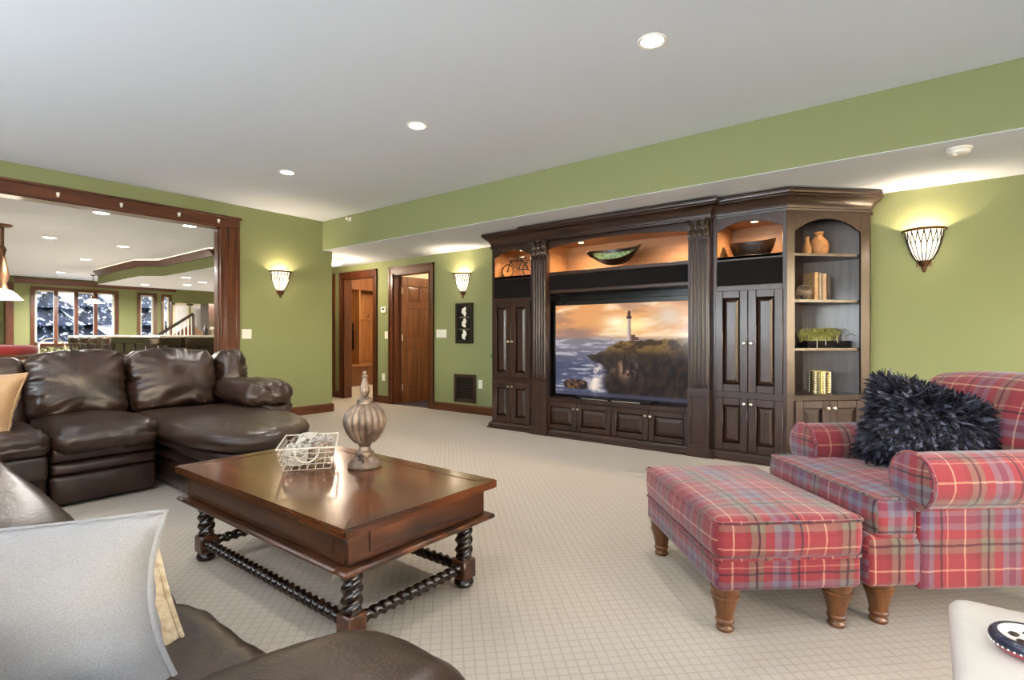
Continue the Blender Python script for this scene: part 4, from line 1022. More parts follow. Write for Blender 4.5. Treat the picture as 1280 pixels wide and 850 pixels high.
# ------------------------------------------------------------------ leather sectional (built in room coordinates)
sf = thing('sectional_sofa', 'dark brown leather sectional sofa with a rounded chaise, around the coffee table', 'sofa', (.5, 3.0, 0))
def lea(name, bm, rot=(0, 0, 0), loc=(0, 0, 0)): return obj(name, bm, M['leather'], sf, loc, rot, off=True, angle=80)
def puff(bulge=.05, wr=.012, seed=0, up=1):
    def f(u, p):
        q = Vector(p)
        bz = (1 - u.x ** 2) * (1 - u.y ** 2)
        if u.z * up > .3: q.z += up * bulge * bz
        e = 1 - max(abs(u.x), abs(u.y))                         # gathers near the seams
        q.z += wr * math.exp(-abs(e) * 5) * math.sin(34 * (u.x if abs(u.y) > abs(u.x) else u.y) + 5 * nz3(u, 2, seed)) * .5
        q += Vector((nz3(u, 2.2, seed + 1), nz3(u, 2.2, seed + 2), nz3(u, 2.2, seed + 3))) * wr
        return q
    return f
def back_cushion(x0, x1, y, z0, z1, th, seed, rotz=0, tilt=12, name='back_cushion'):
    w, h = x1 - x0, z1 - z0
    def f(u, p):
        q = Vector(p); b = (1 - abs(u.x) ** 3) * (1 - u.z ** 2)
        if u.y < 0: q.y -= .055 * b
        q.z += .028 * (1 - u.x ** 2) * (1 if u.z > 0 else 0) * abs(u.z)                     # crowned top
        e = 1 - max(abs(u.x), abs(u.z))
        ang = math.atan2(u.z, u.x)
        if u.y < .2: q.y += .017 * math.exp(-max(e, 0) * 4.2) * math.sin(ang * 19 + 4 * nz3(u, 1.6, seed))
        d = Vector((nz3(u, 1.7, seed + 1), nz3(u, 1.7, seed + 2), nz3(u, 1.7, seed + 3))) * .024
        q += d
        # creases radiating from the corners
        for cx in (-1, 1):
            r = math.hypot(u.x - cx, (u.z + .9)); q.y += .012 * math.exp(-r * 1.6) * math.sin(9 * math.atan2(u.z + .9, (u.x - cx) * -cx) * 1.3 + seed)
        return q
    return lea(name, rbox(w, th, h, .085, 16, 4, f), (R(-tilt), 0, rotz), ((x0 + x1) / 2, y, (z0 + z1) / 2))
SH = .50
# back run along the opening
for i, (a, b) in enumerate(((.835, 1.42), (1.425, 2.075))): back_cushion(a, b, 5.0, .46, .945, .25, i + 3)
lea('back_frame', rbox(2.35, .16, .80, .05, 6, 3, c=(1.28, 5.26, .47)))
back_cushion(2.10, 2.36, 5.03, .55, .93, .24, 9, name='wing_cushion')
lea('corner_back', rbox(.78, .22, .86, .07, 10, 3, puff(.0, .012, 4), c=(.45, 5.06, .50)))
# seat one: cushion with a rolled front lip, three-band front
def lip(seed):
    def f(u, p):
        q = Vector(p)
        if u.z > .2: q.z += .03 * (1 - u.x ** 4) * (1 - .4 * u.y * u.y)
        if u.y < -.6: q.z += .008 * math.sin(26 * u.x + 5 * nz3(u, 3, seed)) * (-u.y - .6) * 2.5; q.y -= .02 * (1 - u.x ** 4)
        q += Vector((nz3(u, 2, seed), nz3(u, 2, seed + 1), nz3(u, 2.4, seed + 2))) * .011
        return q
    return f
lea('seat_cushion', rbox(.58, .78, .16, .07, 12, 4, lip(1), c=(1.115, 4.56, .425)))
lea('base', bx(.83, 1.42, 4.32, 5.18, .02, .40, bev=.02))
for z0, z1 in ((.285, .395), (.205, .283), (.02, .203)):
    lea('front_band', rbox(.575, .07, z1 - z0, .025, 8, 3, lambda u, p: Vector((p.x, p.y - (.012 * (1 - u.x ** 4) * (1 - u.z ** 2) if u.y < 0 else 0), p.z)), c=(1.115, 4.30, (z0 + z1) / 2)))
# chaise with a rounded end
out = smooth_loop([(1.425, 4.90), (1.418, 4.5), (1.40, 4.15), (1.375, 3.75), (1.40, 3.45), (1.52, 3.27), (1.72, 3.22), (1.93, 3.32), (2.12, 3.54), (2.23, 3.85), (2.26, 4.25), (2.26, 4.6), (2.24, 4.90), (1.85, 4.93)], 6)
def wav(seed, a):
    def f(v): return v + Vector((nz3(v, 4, seed), nz3(v, 4, seed + 1), nz3(v, 3, seed + 2))) * a
    return f
def gather(v):
    q = wav(3, .014)(v)
    d = math.hypot(v.x - 1.82, v.y - 4.1)
    if v.y < 4.1 and v.z > .40: q.z += .003 * math.sin(60 * math.atan2(v.y - 4.1, v.x - 1.82)) * (1 if d > .4 else 0)
    return q
lea('chaise_cushion', blob(out, [(.05, .365), (.015, .375), (-.012, .40), (-.02, .435), (-.005, .465), (.04, .488), (.10, .497)], .015, gather))
for z0, z1, ins in ((.275, .372, .055), (.19, .272, .06), (.02, .188, .065)):
    m_ = (z0 + z1) / 2
    lea('chaise_band', blob(out, [(ins + .03, z0), (ins + .008, z0 + .012), (ins - .005, m_), (ins + .006, z1 - .012), (ins + .03, z1)], .0, wav(6, .006)))
# pillow arm at the far end
def armf(seed):
    def f(u, p):
        q = Vector(p); q.z += .03 * (1 - u.y ** 2) * (1 if u.z > 0 else 0)
        if u.y < -.4: q.z += .008 * math.sin(16 * u.x + 4 * nz3(u, 3, seed)); q.z -= .05 * (-u.y - .4) ** 2
        return q + Vector((nz3(u, 2, seed), nz3(u, 2, seed + 1), nz3(u, 2.4, seed + 2))) * .018
    return f
lea('arm_cushion', rbox(.40, .78, .17, .08, 10, 4, armf(2), c=(2.25, 4.66, .60)))
lea('arm_scroll', rbox(.34, .70, .14, .065, 8, 4, armf(5), c=(2.30, 4.66, .485)))
lea('arm_base', rbox(.30, .86, .42, .05, 6, 3, c=(2.30, 4.74, .23)))
# corner seat
lea('seat_cushion', rbox(.80, .95, .15, .065, 12, 4, lip(8), c=(.42, 4.645, .425)))
lea('base', bx(-.1, .81, 4.25, 5.15, .02, .37, bev=.02))
lea('front_band', rbox(.62, .06, .16, .025, 8, 3, c=(.50, 4.24, .28)))
# left run, seats facing the cabinets
for i, (a, b) in enumerate(((.755, 1.345), (1.35, 2.08), (2.085, 3.78))):
    w = b - a
    def sf_(u, p, i=i):
        q = Vector(p)
        if u.z > .2: q.z += .02 * (1 - u.y ** 4) * (1 - .3 * u.x * u.x)
        if u.x > .6: q.x += .025 * (1 - u.y ** 4); q.z += .005 * math.sin(24 * u.y + 5 * nz3(u, 3, i)) * (u.x - .6) * 2
        return q + Vector((nz3(u, 2, 11 + i), nz3(u, 2, 14 + i), nz3(u, 2.2, 17 + i))) * .006
    lea('seat_cushion', rbox(.66, w, .17, .08, 12, 4, sf_, c=(.165, (a + b) / 2, .41)))
    lea('front_band', rbox(.06, w - .01, .31, .028, 6, 3, c=(.44, (a + b) / 2, .18)))
    back_cushion(-w / 2, w / 2, 0, .46, .92, .24, 30 + i, rotz=R(90)).location = Vector((-.26, (a + b) / 2, .69)) - sf.location
lea('base', bx(-.35, .42, .74, 4.2, .02, .34, bev=.02))
lea('back_frame', rbox(.16, 4.2, .78, .05, 6, 3, c=(-.46, 2.95, .46)))
# near arm: padded roll with a rounded front end
def narm(u, p):
    q = Vector(p)
    if u.x > .3: k = (u.x - .3) / .7; q.z -= .05 * k * k * (1 if u.z > 0 else 0); q.y *= 1 - .10 * k * k
    q.z += .006 * nz3(u, 1.4, 41); q.x += .01 * nz3(u, 2, 42)
    return q
lea('arm_cushion', rbox(1.06, .36, .26, .125, 14, 5, narm, c=(.075, .605, .535)))
lea('arm_base', rbox(.92, .27, .44, .06, 8, 3, c=(.03, .60, .235)))

# ------------------------------------------------------------------ loose pillows
def pillow_bm(w, h, t, ear=.10, seed=0, n=22, power=.42, eary=None):
    eary = ear if eary is None else eary
    bm = B(); top = []; bot = []
    for i in range(n + 1):
        rt, rb = [], []
        for j in range(n + 1):
            u, v = -1 + 2 * i / n, -1 + 2 * j / n
            x = u * w / 2 * (1 - ear * (1 - v * v)); y = v * h / 2 * (1 - eary * (1 - u * u))
            th = t / 2 * max(0, (1 - abs(u) ** 2.4) * (1 - abs(v) ** 2.4)) ** power
            ed_ = 1 - max(abs(u), abs(v))
            wv_ = (.014 * nz3((u * 1.3, v * 1.3, 0), 1.8, seed) + .006 * math.exp(-ed_ * 5) * math.sin(14 * (u if abs(v) > abs(u) else v) + 4 * nz3((u, v, 0), 2, seed)) + .010 * max(0, nz3((u * .7 + v, (u - v) * 2.2, 0), 1.6, seed + 2))) * (1 if th > .002 else 0)
            rt.append(bm.verts.new((x, y, th + wv_))); edge = i in (0, n) or j in (0, n)
            rb.append(rt[-1] if edge else bm.verts.new((x, y, -th + wv_)))
        top.append(rt); bot.append(rb)
    grid_faces(bm, top); grid_faces(bm, bot); return bm
def pillow_edge(w, h, ear, n=24, eary=None):
    eary = ear if eary is None else eary
    P = []
    for a, b, f in (((-1, -1), (1, -1), 0), ((1, -1), (1, 1), 1), ((1, 1), (-1, 1), 0), ((-1, 1), (-1, -1), 1)):
        for k in range(n):
            u, v = a[0] + (b[0] - a[0]) * k / n, a[1] + (b[1] - a[1]) * k / n
            P.append((u * w / 2 * (1 - ear * (1 - v * v)), v * h / 2 * (1 - eary * (1 - u * u)), 0))
    return P
def basis(xa, ya):
    x = Vector(xa).normalized(); z = x.cross(Vector(ya)).normalized(); y = z.cross(x)
    return Matrix((x, y, z)).transposed().to_euler()
RIGHT = Vector((.6151, -.7885, 0)); FWD = Vector((.7885, .6151, 0)); UP = Vector((0, 0, 1))
# big pale pillow in the foreground: right edge runs from the seat up to the corner at the top
def slumped(label, corner, xv, yv, w, h, t_, ear, seed, m, power=.5, eary=None):
    xv, yv = Vector(xv), Vector(yv).normalized(); nv = xv.cross(yv).normalized(); c0 = Vector(corner) - xv * w / 2 - yv * h / 2
    t = thing('throw_pillow', label, 'pillow', c0)
    mt = Matrix((xv, yv, nv)).transposed().to_4x4()
    obj('cover', xf(pillow_bm(w, h, t_, ear, seed, power=power, eary=eary), mt), m, t, angle=80)
    obj('piping', xf(tube(pillow_edge(w, h, ear, eary=eary), .006, 8, closed=True), mt), m, t)
slumped('large pale grey linen pillow in the near foreground on the leather sofa', (.385, 1.12, .752), (.64, -.76, .10), (.01, .17, .25), .46, .36, .19, .25, 3, M['linen'], eary=.02)
slumped('cream woven pillow tucked behind the pale grey pillow', (.418, 1.27, .635), (.64, -.76, .08), (.0, .25, .19), .40, .40, .12, .07, 6, M['creamweave'])
# tan pillow on the corner seat, half out of frame
t = thing('throw_pillow', 'tan pillow on the corner seat at the left edge', 'pillow', (.5, 4.42, .74))
t.rotation_euler = basis(RIGHT, UP + FWD * .35); t.location = (.545, 4.49, .665)
obj('cover', pillow_bm(.46, .40, .15, .09, 9), M['tan'], t, angle=80)
obj('piping', tube(pillow_edge(.46, .40, .09), .006, 8, closed=True), M['tan'], t)
# folded throw with knotted fringe on the left run
t = thing('throw_blanket', 'tan knitted throw with a knotted fringe at the left edge of the sofa', 'blanket', (.06, 2.45, .50))
obj('cloth', rbox(.34, .5, .035, .016, 8, 3, lambda u, p: p + Vector((0, 0, .008 * nz3(u, 3, 2))), c=(.02, .0, .03)), M['yarn'], t)
bm = B(); rnd = random.Random(4)
for k in range(18):
    y = -.24 + .48 * k / 17; tube([(.18, y, .035), (.20, y + .006, .045), (.215, y, .028), (.235 + rnd.random() * .02, y + rnd.uniform(-.01, .01), .012)], [.008, .011, .008, .006], 6, bm)
tag(obj('fringe', bm, M['yarn'], t), kind='stuff')

# ------------------------------------------------------------------ plaid ottoman and armchair
def cs(l, d, z=0): return Vector((d * .7885 + l * .6151, d * .6151 - l * .7885, z))
RZ = R(-48.3)
def plaid(name, bm, parent, du=0, dv=0, angle=60, **k):
    o = obj(name, bm, M['plaid'], parent, angle=angle, **k); boxuv(o, 1, du, dv); return o
def soft(amt, seed):
    def f(u, p):
        q = Vector(p); q += Vector((u.x * (1 - u.y ** 2) * (1 - u.z ** 2), u.y * (1 - u.x ** 2) * (1 - u.z ** 2), (u.z * 1.6 if u.z > 0 else 0) * (1 - u.x ** 2) * (1 - u.y ** 2))) * amt
        return q + Vector((nz3(u, 2, seed), nz3(u, 2, seed + 1), nz3(u, 2, seed + 2))) * .004
    return f
LEG = [(.028, 0), (.031, .004), (.032, .012), (.027, .018), (.026, .026), (.033, .032), (.034, .04), (.030, .046), (.034, .07), (.042, .10), (.05, .122), (.052, .130), (.044, .136), (.05, .142), (.052, .165)]
ot = thing('plaid_ottoman', 'red plaid ottoman with turned honey wood feet on the carpet', 'ottoman', cs(.775, 1.955), RZ)
x0, x1, y0, y1 = -.045, .50, -.06, .735
plaid('base', rbox(x1 - x0, y1 - y0, .125, .025, 8, 3, c=((x0 + x1) / 2, (y0 + y1) / 2, .2225)), ot, .03, .0)
plaid('cushion', rbox(x1 - x0 + .01, y1 - y0 + .01, .15, .035, 12, 4, soft(.016, 2), c=((x0 + x1) / 2, (y0 + y1) / 2, .35)), ot, .03, .0)
def pipe_rect(x0, x1, y0, y1, z, r=.006, c=.03):
    P = []
    for cx, cy, a in ((x1 - c, y1 - c, 0), (x0 + c, y1 - c, 90), (x0 + c, y0 + c, 180), (x1 - c, y0 + c, 270)):
        for k in range(5): P.append((cx + c * math.cos(R(a + 22.5 * k)), cy + c * math.sin(R(a + 22.5 * k)), z))
    return tube(P, r, 6, closed=True)
plaid('piping', pipe_rect(x0 - .006, x1 + .006, y0 - .006, y1 + .006, .412), ot)
plaid('piping', pipe_rect(x0 - .003, x1 + .003, y0 - .003, y1 + .003, .280, .005), ot)
for a in (x0 + .055, x1 - .06):
    for b in (y0 + .06, y1 - .06): obj('leg', lathe(LEG, 20, (a, b, 0)), M['legwood'], ot)

ch = thing('plaid_armchair', 'red plaid rolled-arm armchair beside the matching ottoman', 'armchair', cs(1.29, 1.935), RZ)
Wc = .70
plaid('base', rbox(.92, Wc, .19, .03, 10, 3, c=(.47, Wc / 2, .25)), ch, 0, .1)
# T cushion
tp = [(.045, .0), (.045, Wc + .03), (.21, Wc + .03), (.215, Wc - .10), (.74, Wc - .10), (.74, .10), (.215, .10), (.21, .0)]
def loop_round(P, r=.035, k=4):
    out = []; n = len(P)
    for i in range(n):
        p0, p, p1 = Vector(P[i - 1]), Vector(P[i]), Vector(P[(i + 1) % n]); a = p + (p0 - p).normalized() * r; b = p + (p1 - p).normalized() * r
        for j in range(k + 1):
            s = j / k; out.append((1 - s) ** 2 * a + 2 * s * (1 - s) * p + s * s * b)
        m_ = 5
        nx_ = p1 + (p - p1).normalized() * r
        for j in range(1, m_): out.append(b.lerp(nx_, j / m_))
    return out
tl = [Vector((p[0], p[1])) for p in loop_round(tp)]
def tcush(bm, z0, z1, crown):
    rows = []; c0 = Vector((.42, Wc / 2))
    def rr(sc, z): rows.append([bm.verts.new(((c0 + (p - c0) * sc).x, (c0 + (p - c0) * sc).y, z)) for p in tl])
    rr(.975, z0); rr(.995, z0 + .012); rr(1.008, (z0 + z1) / 2); rr(.995, z1 - .012); rr(.975, z1 + .002)
    for s in (.9, .75, .5, .25, .02): rr(s * .975, z1 + crown * (1 - s ** 2))
    grid_faces(bm, rows, True, True, True); return bm
plaid('seat_cushion', tcush(B(), .345, .482, .035), ch, .1, .05, angle=70)
plaid('piping', tube([Vector((.42 + (p.x - .42) * .985, Wc / 2 + (p.y - Wc / 2) * .985, .484)) for p in tl], .006, 6, closed=True), ch)
plaid('piping', tube([Vector((.42 + (p.x - .42) * .985, Wc / 2 + (p.y - Wc / 2) * .985, .346)) for p in tl], .006, 6, closed=True), ch)
def arm_(yc, inner):
    """inner = +1 if the seat lies on the +y side"""
    xa, xb, zc, r = .205, .95, .548, .10
    # panel below the roll
    ya, yb = (-.008, .115) if inner > 0 else (Wc - .115, Wc + .008)
    a = plaid('arm', rbox(xb - xa, yb - ya, .40, .02, 6, 3, c=((xa + xb) / 2, (ya + yb) / 2, .345)), ch, 0, .1)
    # the roll, with its own uv: along the arm / around it
    bm = B(); uvl = bm.loops.layers.uv.new('uv'); seg, nn = 36, 10; rows = []
    for i in range(nn + 1):
        s = i / nn; x = xa - .015 + (xb - xa + .015) * s
        rows.append([bm.verts.new((x, yc + r * math.cos(2 * PI * j / seg), zc + r * (1.02 + .03 * math.sin(PI * s)) * math.sin(2 * PI * j / seg))) for j in range(seg)])
    for i in range(nn):
        for j in range(seg):
            k = (j + 1) % seg; f = bm.faces.new((rows[i][j], rows[i][k], rows[i + 1][k], rows[i + 1][j]))
            for lp, (ii, jj) in zip(f.loops, ((i, j), (i, j + 1), (i + 1, j + 1), (i + 1, j))): lp[uvl].uv = (xa + (xb - xa) * ii / nn + .1, jj * 2 * PI * r / seg + .02)
    obj('arm_roll', bm, M['plaid'], a, flip=True)
    bm = B(); rr_ = []
    for q, dx in ((1.0, -.015), (.97, -.024), (.8, -.030), (.4, -.034), (.02, -.035)): rr_.append([bm.verts.new((xa + dx, yc + r * q * math.cos(2 * PI * j / seg), zc + r * 1.02 * q * math.sin(2 * PI * j / seg))) for j in range(seg)])
    grid_faces(bm, rr_, True, False, True)
    o = obj('arm_front', bm, M['plaid'], a); boxuv(o, 1, .05, .12)
    o = obj('arm_piping', tube([(xa - .016, yc + (r + .003) * math.cos(2 * PI * j / 30), zc + (r * 1.02 + .003) * math.sin(2 * PI * j / 30)) for j in range(30)], .006, 6, closed=True), M['plaid'], a); boxuv(o)
arm_(.012, 1); arm_(Wc - .03, -1)
# tufted-free back, leaning
def backf(u, p):
    q = Vector(p)
    if u.x < 0: q.x -= .03 * (1 - u.y ** 2) * (1 - u.z ** 2)
    q.z += .03 * (1 - u.y ** 2) * (1 if u.z > 0 else 0)
    q.x += .10 * (u.z + 1) / 2 + .03 * max(0, u.z) ** 3
    return q
plaid('back', rbox(.22, Wc + .02, .62, .07, 10, 4, backf, c=(.83, Wc / 2, .58)), ch, .2, .15, angle=70)
for a in (.105, .86):
    for b in (.07, Wc - .07): obj('leg', lathe(LEG, 20, (a, b, 0)), M['legwood'], ch)

# feather pillow on the armchair
def toW(p): return Matrix.Rotation(RZ, 3, 'Z') @ Vector(p) + cs(1.29, 1.935)
fp = thing('feather_pillow', 'shaggy charcoal feather pillow leaning in the plaid armchair', 'pillow', toW((.545, .35, .665)))
e1 = Matrix.Rotation(RZ, 3, 'Z') @ Vector((1, 0, 0)); e2 = Matrix.Rotation(RZ, 3, 'Z') @ Vector((0, 1, 0))
fp.rotation_euler = basis(e1 * .78 - e2 * .52 + UP * -.30, UP * .70 + e2 * .36 + e1 * .44)
obj('cover', pillow_bm(.39, .36, .17, .06, 12), M['fur'], fp, angle=80)
fv, ff = [], []; rnd = random.Random(9)
pw, ph, pt = .39, .36, .17
for k in range(6500):
    u, v = rnd.uniform(-1, 1), rnd.uniform(-1, 1); s = 1 if rnd.random() < .72 else -1
    if rnd.random() < .2:
        if rnd.random() < .5: u = math.copysign(1, u)
        else: v = math.copysign(1, v)
    th = pt / 2 * max(0, (1 - abs(u) ** 2.4) * (1 - abs(v) ** 2.4)) ** .42
    p = Vector((u * pw / 2 * (1 - .06 * (1 - v * v)), v * ph / 2 * (1 - .06 * (1 - u * u)), s * th))
    nrm = Vector((u * .9 * abs(u) ** 2, v * .9 * abs(v) ** 2, s * .6)).normalized()
    down = Vector((rnd.uniform(-.6, .6) + u * .45, -.75 + rnd.uniform(-.35, .35) + max(0, v) * .9, rnd.uniform(-.1, .3) * s))
    d = (nrm * rnd.uniform(.08, .5) + down * .9).normalized(); L = rnd.uniform(.035, .08); wd_ = rnd.uniform(.007, .015)
    side = d.cross(nrm + Vector((rnd.uniform(-.5, .5), rnd.uniform(-.5, .5), 0))).normalized() * wd_
    a = len(fv); d2 = (d + down * .55).normalized()
    m1 = p + d * L * .5; m2 = m1 + d2 * L * .55
    fv += [p - side * .5, p + side * .5, m1 + side, m1 - side, m2 + side * .25, m2 - side * .25]
    ff += [(a, a + 1, a + 2, a + 3), (a + 3, a + 2, a + 4, a + 5)]
me = bpy.data.meshes.new('feathers'); me.from_pydata([tuple(v) for v in fv], [], ff); me.materials.append(M['fur'])
o = bpy.data.objects.new('feathers', me); C.objects.link(o); o.parent = fp; o['kind'] = 'stuff'

# ------------------------------------------------------------------ white table at the lower right, with a painted dish
t = thing('side_table', 'off-white table with rounded corners at the lower right edge', 'table', (1.0, -.62, 0))
ol = [Vector((p[0], p[1])) for p in loop_round([(-.45, .578), (.66, .578), (.66, -.45), (-.45, -.45)], .055, 8)]
obj('top', blob(ol, [(.03, .395), (.008, .40), (0, .412), (0, .445), (.008, .456), (.022, .46)], .0), M['offwhite'], t, angle=50)
for a in (-.36, .50):
    for b in (-.36, .43): obj('leg', lathe([(.018, 0), (.024, .2), (.03, .395)], 16, (a, b, 0)), M['offwhite'], t)
DX, DY = cs(1.012, 1.035).x, cs(1.012, 1.035).y
t = thing('painted_dish', 'round painted dish with a navy rim and red underside on the white table', 'dish', (DX, DY, .46))
obj('red_foot', lathe([(.036, 0), (.05, .004), (.057, .011), (.061, .018)], 36), plain('red_lacquer', col(150, 60, 68), .3), t)
obj('navy_rim', lathe([(.061, .017), (.063, .023), (.061, .03), (.056, .035), (.048, .035)], 36, cap=False), plain('navy_lacquer', col(34, 34, 52), .2), t)
obj('pale_bowl', lathe([(.052, .034), (.04, .029), (.026, .026), (.0, .025)], 36, cap=False), M['white'], t)
bm = B()
for k in range(40): ball(.0022, (.061 * math.cos(k * PI / 20), .061 * math.sin(k * PI / 20), .0175), bm, 4)
obj('white_beads', bm, M['white'], t)
bm = B()
for k in range(5): ball(.009, (.024 * math.cos(k * 1.256), .024 * math.sin(k * 1.256), .028), bm, 6, .35)
obj('dark_spots', bm, M['iron'], t)

# ------------------------------------------------------------------ furniture of the far room
# bar: two runs with a pale top, wood front panels
ba = thing('bar_counter', 'long wooden bar with a pale stone top beyond the wide opening', 'bar', (3.6, 11.0, 0))
obj('counter_top', boxes([(3.25, 4.30, 9.75, 10.15, 1.06, 1.10), (3.25, 3.65, 10.15, 15.2, 1.06, 1.10)], .008), M['stone'], ba, off=True)
obj('front', boxes([(3.42, 4.30, 9.92, 10.08, 0, 1.06), (3.42, 3.58, 10.08, 15.1, 0, 1.06)]), M['bowlwood'], ba, off=True)
for i in range(2): obj('front_panel', bx(3.5 + i * .42, 3.86 + i * .42, 9.905, 9.922, .2, .95, bev=.006), M['bowlwood'], ba, off=True)
for i in range(8): obj('front_panel', bx(3.405, 3.422, 10.3 + i * .58, 10.75 + i * .58, .2, .95, bev=.006), M['bowlwood'], ba, off=True)
def stool(x, y, rz, label, back=True):
    t = thing('bar_stool', label, 'stool', (x, y, 0), rz, 'bar stools')
    for a in (-.17, .17):
        for b in (-.17, .17): obj('leg', tube([(a * 1.15, b * 1.15, 0), (a, b, .70)], .018, 8), M['bowlwood'], t)
    obj('foot_ring', boxes([(-.18, .18, -.19, -.17, .22, .25), (-.18, .18, .17, .19, .22, .25), (-.19, -.17, -.18, .18, .30, .33), (.17, .19, -.18, .18, .30, .33)]), M['bowlwood'], t)
    obj('seat', rbox(.42, .42, .07, .03, 5, 3, c=(0, 0, .73)), M['leather'], t)
    for a in (-.19, .19): obj('back_post', tube([(a, .19, .70), (a, .21, .9), (a, .235, 1.02)], .017, 8), M['bowlwood'], t)
    obj('top_rail', rbox(.42, .03, .11, .012, 5, 2, lambda u, p: Vector((p.x, p.y + .03 * (1 - u.x ** 2), p.z)), c=(0, .225, 1.0)), M['bowlwood'], t)
    obj('lower_rail', bx(-.18, .18, .195, .215, .80, .83), M['bowlwood'], t)
    for k in range(4): obj('spindle', tube([(-.12 + .08 * k, .205, .82), (-.12 + .08 * k, .235, .96)], .011, 6), M['bowlwood'], t)
    return t
s0 = stool(3.14, 9.42, R(180), 'dark wooden bar stool at the near side of the bar, left one')
dup(s0, (3.61, 9.42, 0), R(184), 'dark wooden bar stool at the near side of the bar, middle one')
dup(s0, (4.08, 9.44, 0), R(176), 'dark wooden bar stool at the near side of the bar, right one')
for i, y in enumerate((10.55, 11.2, 11.85, 12.5)):
    dup(s0, (2.98, y, 0), R(90 + 3 * i), 'dark wooden bar stool on the long side of the bar, %s from the near corner' % ('first', 'second', 'third', 'farthest')[i])
# dining set under the far pendant
dt = thing('glass_table', 'round glass table with a scrolled iron base beneath the far pendant', 'table', (1.75, 13.0, 0))
obj('table_top', lathe([(0, .78), (.55, .78), (.555, .786), (.55, .792), (0, .792)], 36, cap=False), M['stone'], dt)
obj('base', lathe([(.25, 0), (.24, .03), (.04, .06), (.035, .7), (.2, .78)], 24), M['iron'], dt)
def iron_chair(x, y, rz, label):
    t = thing('iron_chair', label, 'chair', (x, y, 0), rz, 'scrolled iron chairs')
    for a in (-.18, .18):
        for b in (-.18, .18): obj('leg', tube([(a * 1.1, b * 1.1, 0), (a, b, .5)], .012, 6), M['nickel'], t)
    obj('seat', rbox(.42, .42, .06, .025, 4, 2, c=(0, 0, .53)), M['creamweave'], t)
    obj('back_hoop', tube([(-.2, .2, .5), (-.2, .23, .9)] + [(.2 * math.cos(PI - PI * k / 10), .24, .9 + .14 * math.sin(PI * k / 10)) for k in range(1, 10)] + [(.2, .23, .9), (.2, .2, .5)], .011, 6), M['nickel'], t)
    for s in (-1, 1): obj('scroll', tube([(s * (.09 + (.075 - .005 * k) * math.cos(k * .55)), .225, .82 + (.075 - .005 * k) * math.sin(k * .55)) for k in range(13)], .009, 6), M['iron'], t)
    return t
c0 = iron_chair(2.40, 11.6, R(20), 'scrolled iron chair left of the bar stools, nearer one')
dup(c0, (2.33, 12.35, 0), R(-30), 'scrolled iron chair left of the bar stools, farther left one')
def pendant(x, y, z, label, drop, r, chain=True):
    t = thing('pendant_lamp', label, 'pendant lamp', (x, y, CEIL))
    obj('canopy', lathe([(.06, 0), (.055, -.02), (.015, -.035)], 16), M['bronze'], t)
    obj('stem', tube([(0, 0, -.03), (0, 0, -drop + .16)], .009, 6), M['bronze'], t)
    obj('fitter', lathe([(.02, -drop + .19), (.045, -drop + .16), (.04, -drop + .11), (.06, -drop + .09)], 16), M['bronze'], t)
    obj('glass_shade', lathe([(.05, -drop + .10), (r * .6, -drop + .075), (r * .85, -drop + .03), (r, -drop), (r * .97, -drop - .004)], 28, cap=False), M['pend'], t)
    return t
pendant(4.25, 17.4, 0, 'small glass pendant lamp in front of the far four-pane window', .74, .20)
cv = thing('cove_light', 'warm cove light strip along the crown of the bar bulkhead', 'light strip', (4.2, 12.0, 2.69))
for a, b in (((4.32, 10.3), (4.32, 12.72)), ((4.32, 12.72), (4.0, 13.15)), ((4.0, 13.15), (4.0, 16.0))):
    v = Vector((b[0] - a[0], b[1] - a[1], 0)); L_ = v.length; o_ = obj('strip', bx(0, L_, .035, .06, 2.684, 2.694), M['cove'], cv, loc=(a[0], a[1], 0), rot=(0, 0, math.atan2(v.y, v.x)), off=False)
    o_.location = Vector((a[0], a[1], 0)) - Vector((4.2, 12.0, 2.69))
# game-table light: a bar with glass shades, of which one shows
t = thing('billiard_lamp', 'bronze hanging lamp with a white glass shade at the left edge', 'pendant lamp', (1.52, 10.6, CEIL))
obj('canopy', lathe([(.12, 0), (.10, -.03), (.02, -.05)], 20), M['bronze'], t)
obj('stem', tube([(0, 0, -.03), (0, 0, -.75)], .022, 8), M['bronze'], t)
obj('scroll_body', lathe([(.02, -.3), (.05, -.36), (.03, -.45), (.06, -.62), (.08, -.74), (.05, -.86), (.07, -.93)], 20), M['bronze'], t)
obj('glass_shade', lathe([(.05, -.94), (.10, -.96), (.16, -1.01), (.22, -1.085), (.23, -1.095)], 32, cap=False), M['pend'], t)
gt = thing('game_table', 'round game table with a red padded rim behind the sofa', 'table', (.78, 7.75, 0))
obj('padded_rim', tube([(.56 * math.cos(2 * PI * k / 40), .56 * math.sin(2 * PI * k / 40), .93) for k in range(40)], .055, 12, closed=True), M['redfelt'], gt)
obj('felt_top', lathe([(0, .925), (.54, .925), (.54, .94), (0, .94)], 40, cap=False), M['redfelt'], gt)
obj('wood_apron', lathe([(.50, .80), (.62, .84), (.63, .875), (.60, .90)], 40, cap=False), M['door'], gt)
obj('pedestal', lathe([(.34, 0), (.32, .05), (.09, .12), (.08, .7), (.3, .85)], 24), M['door'], gt)
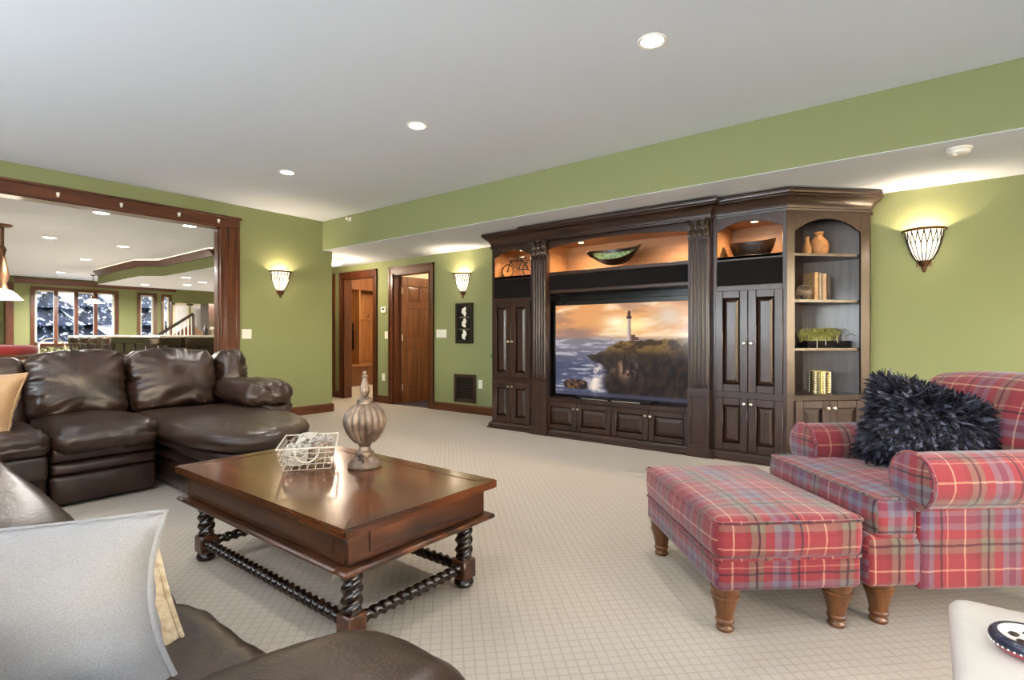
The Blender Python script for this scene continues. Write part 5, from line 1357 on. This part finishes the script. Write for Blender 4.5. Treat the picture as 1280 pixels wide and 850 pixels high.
# stair with handrail and white balusters
st = thing('staircase', 'dark stair handrail with white balusters beyond the bar', 'staircase', (6.2, 16.4, 0))
def stp(px_, zz): return Vector((px_, 16.4, zz))
obj('handrail', tube([stp(5.42, 1.10), stp(6.30, 1.72)], .04, 8), M['bowlwood'], st, off=True)
obj('handrail', tube([stp(6.30, 1.72), stp(6.30, 1.0)], .04, 8), M['bowlwood'], st, off=True)
for k in range(9): x = 5.5 + k * .095; obj('baluster', bx(x - .012, x + .012, 16.39, 16.41, 0, 1.08 + .7 * (x - 5.42)), M['whitedoor'], st, off=True)
bm = B(); p = [(5.75, 1.05), (6.30, 1.42), (6.75, 1.05), (6.75, 0), (5.75, 0)]
lo = [bm.verts.new((a, 16.45, b)) for a, b in p]; hi = [bm.verts.new((a, 16.6, b)) for a, b in p]; grid_faces(bm, [lo, hi], True, True, True)
obj('stringer', bm, M['door'], st, off=True)
for k in range(4): obj('step', bx(5.9 + k * .1, 6.7, 16.6, 17.3, .3 + .17 * k, .34 + .17 * k), M['door'], st, off=True)
t = thing('tall_cabinet', 'tall dark cabinet at the far end of the bar', 'cabinet', (7.62, 18.2, 0))
obj('body', bx(-.30, .34, -.3, .3, 0, 2.12, bev=.01), M['bowlwood'], t)
for x in (-.29, .025): obj('door', bx(x, x + .305, -.325, -.3, .1, 2.05, bev=.006), M['bowlwood'], t)
for x in (-.01, .05): obj('handle', tube([(x, -.335, .95), (x, -.35, 1.0), (x, -.335, 1.15)], .008, 6), M['nickel'], t)
# glassware on the bar end
for i, (x, h, r, mm, nm) in enumerate(((4.02, .20, .035, 'bowlwood', 'dark bottle'), (4.14, .15, .045, 'wire', 'pale glass'), (4.24, .22, .034, 'bowlwood', 'dark slim bottle'), (4.34, .14, .045, 'wire', 'pale goblet'))):
    tag(obj('bottle' if mm == 'bowlwood' else 'goblet', lathe([(r, 0), (r, h * .55), (r * .4, h * .72), (r * .35, h)] if mm == 'bowlwood' else [(r * .8, 0), (r * .2, .01), (r * .2, h * .5), (r, h * .7), (r * .9, h)], 14), M[mm], loc=(x, 9.95, 1.10)),
        '%s standing on the bar beside the jamb, %s from the left' % (nm, ('first', 'second', 'third', 'last')[i]), 'bottle' if mm == 'bowlwood' else 'glass', 'glassware on the bar')
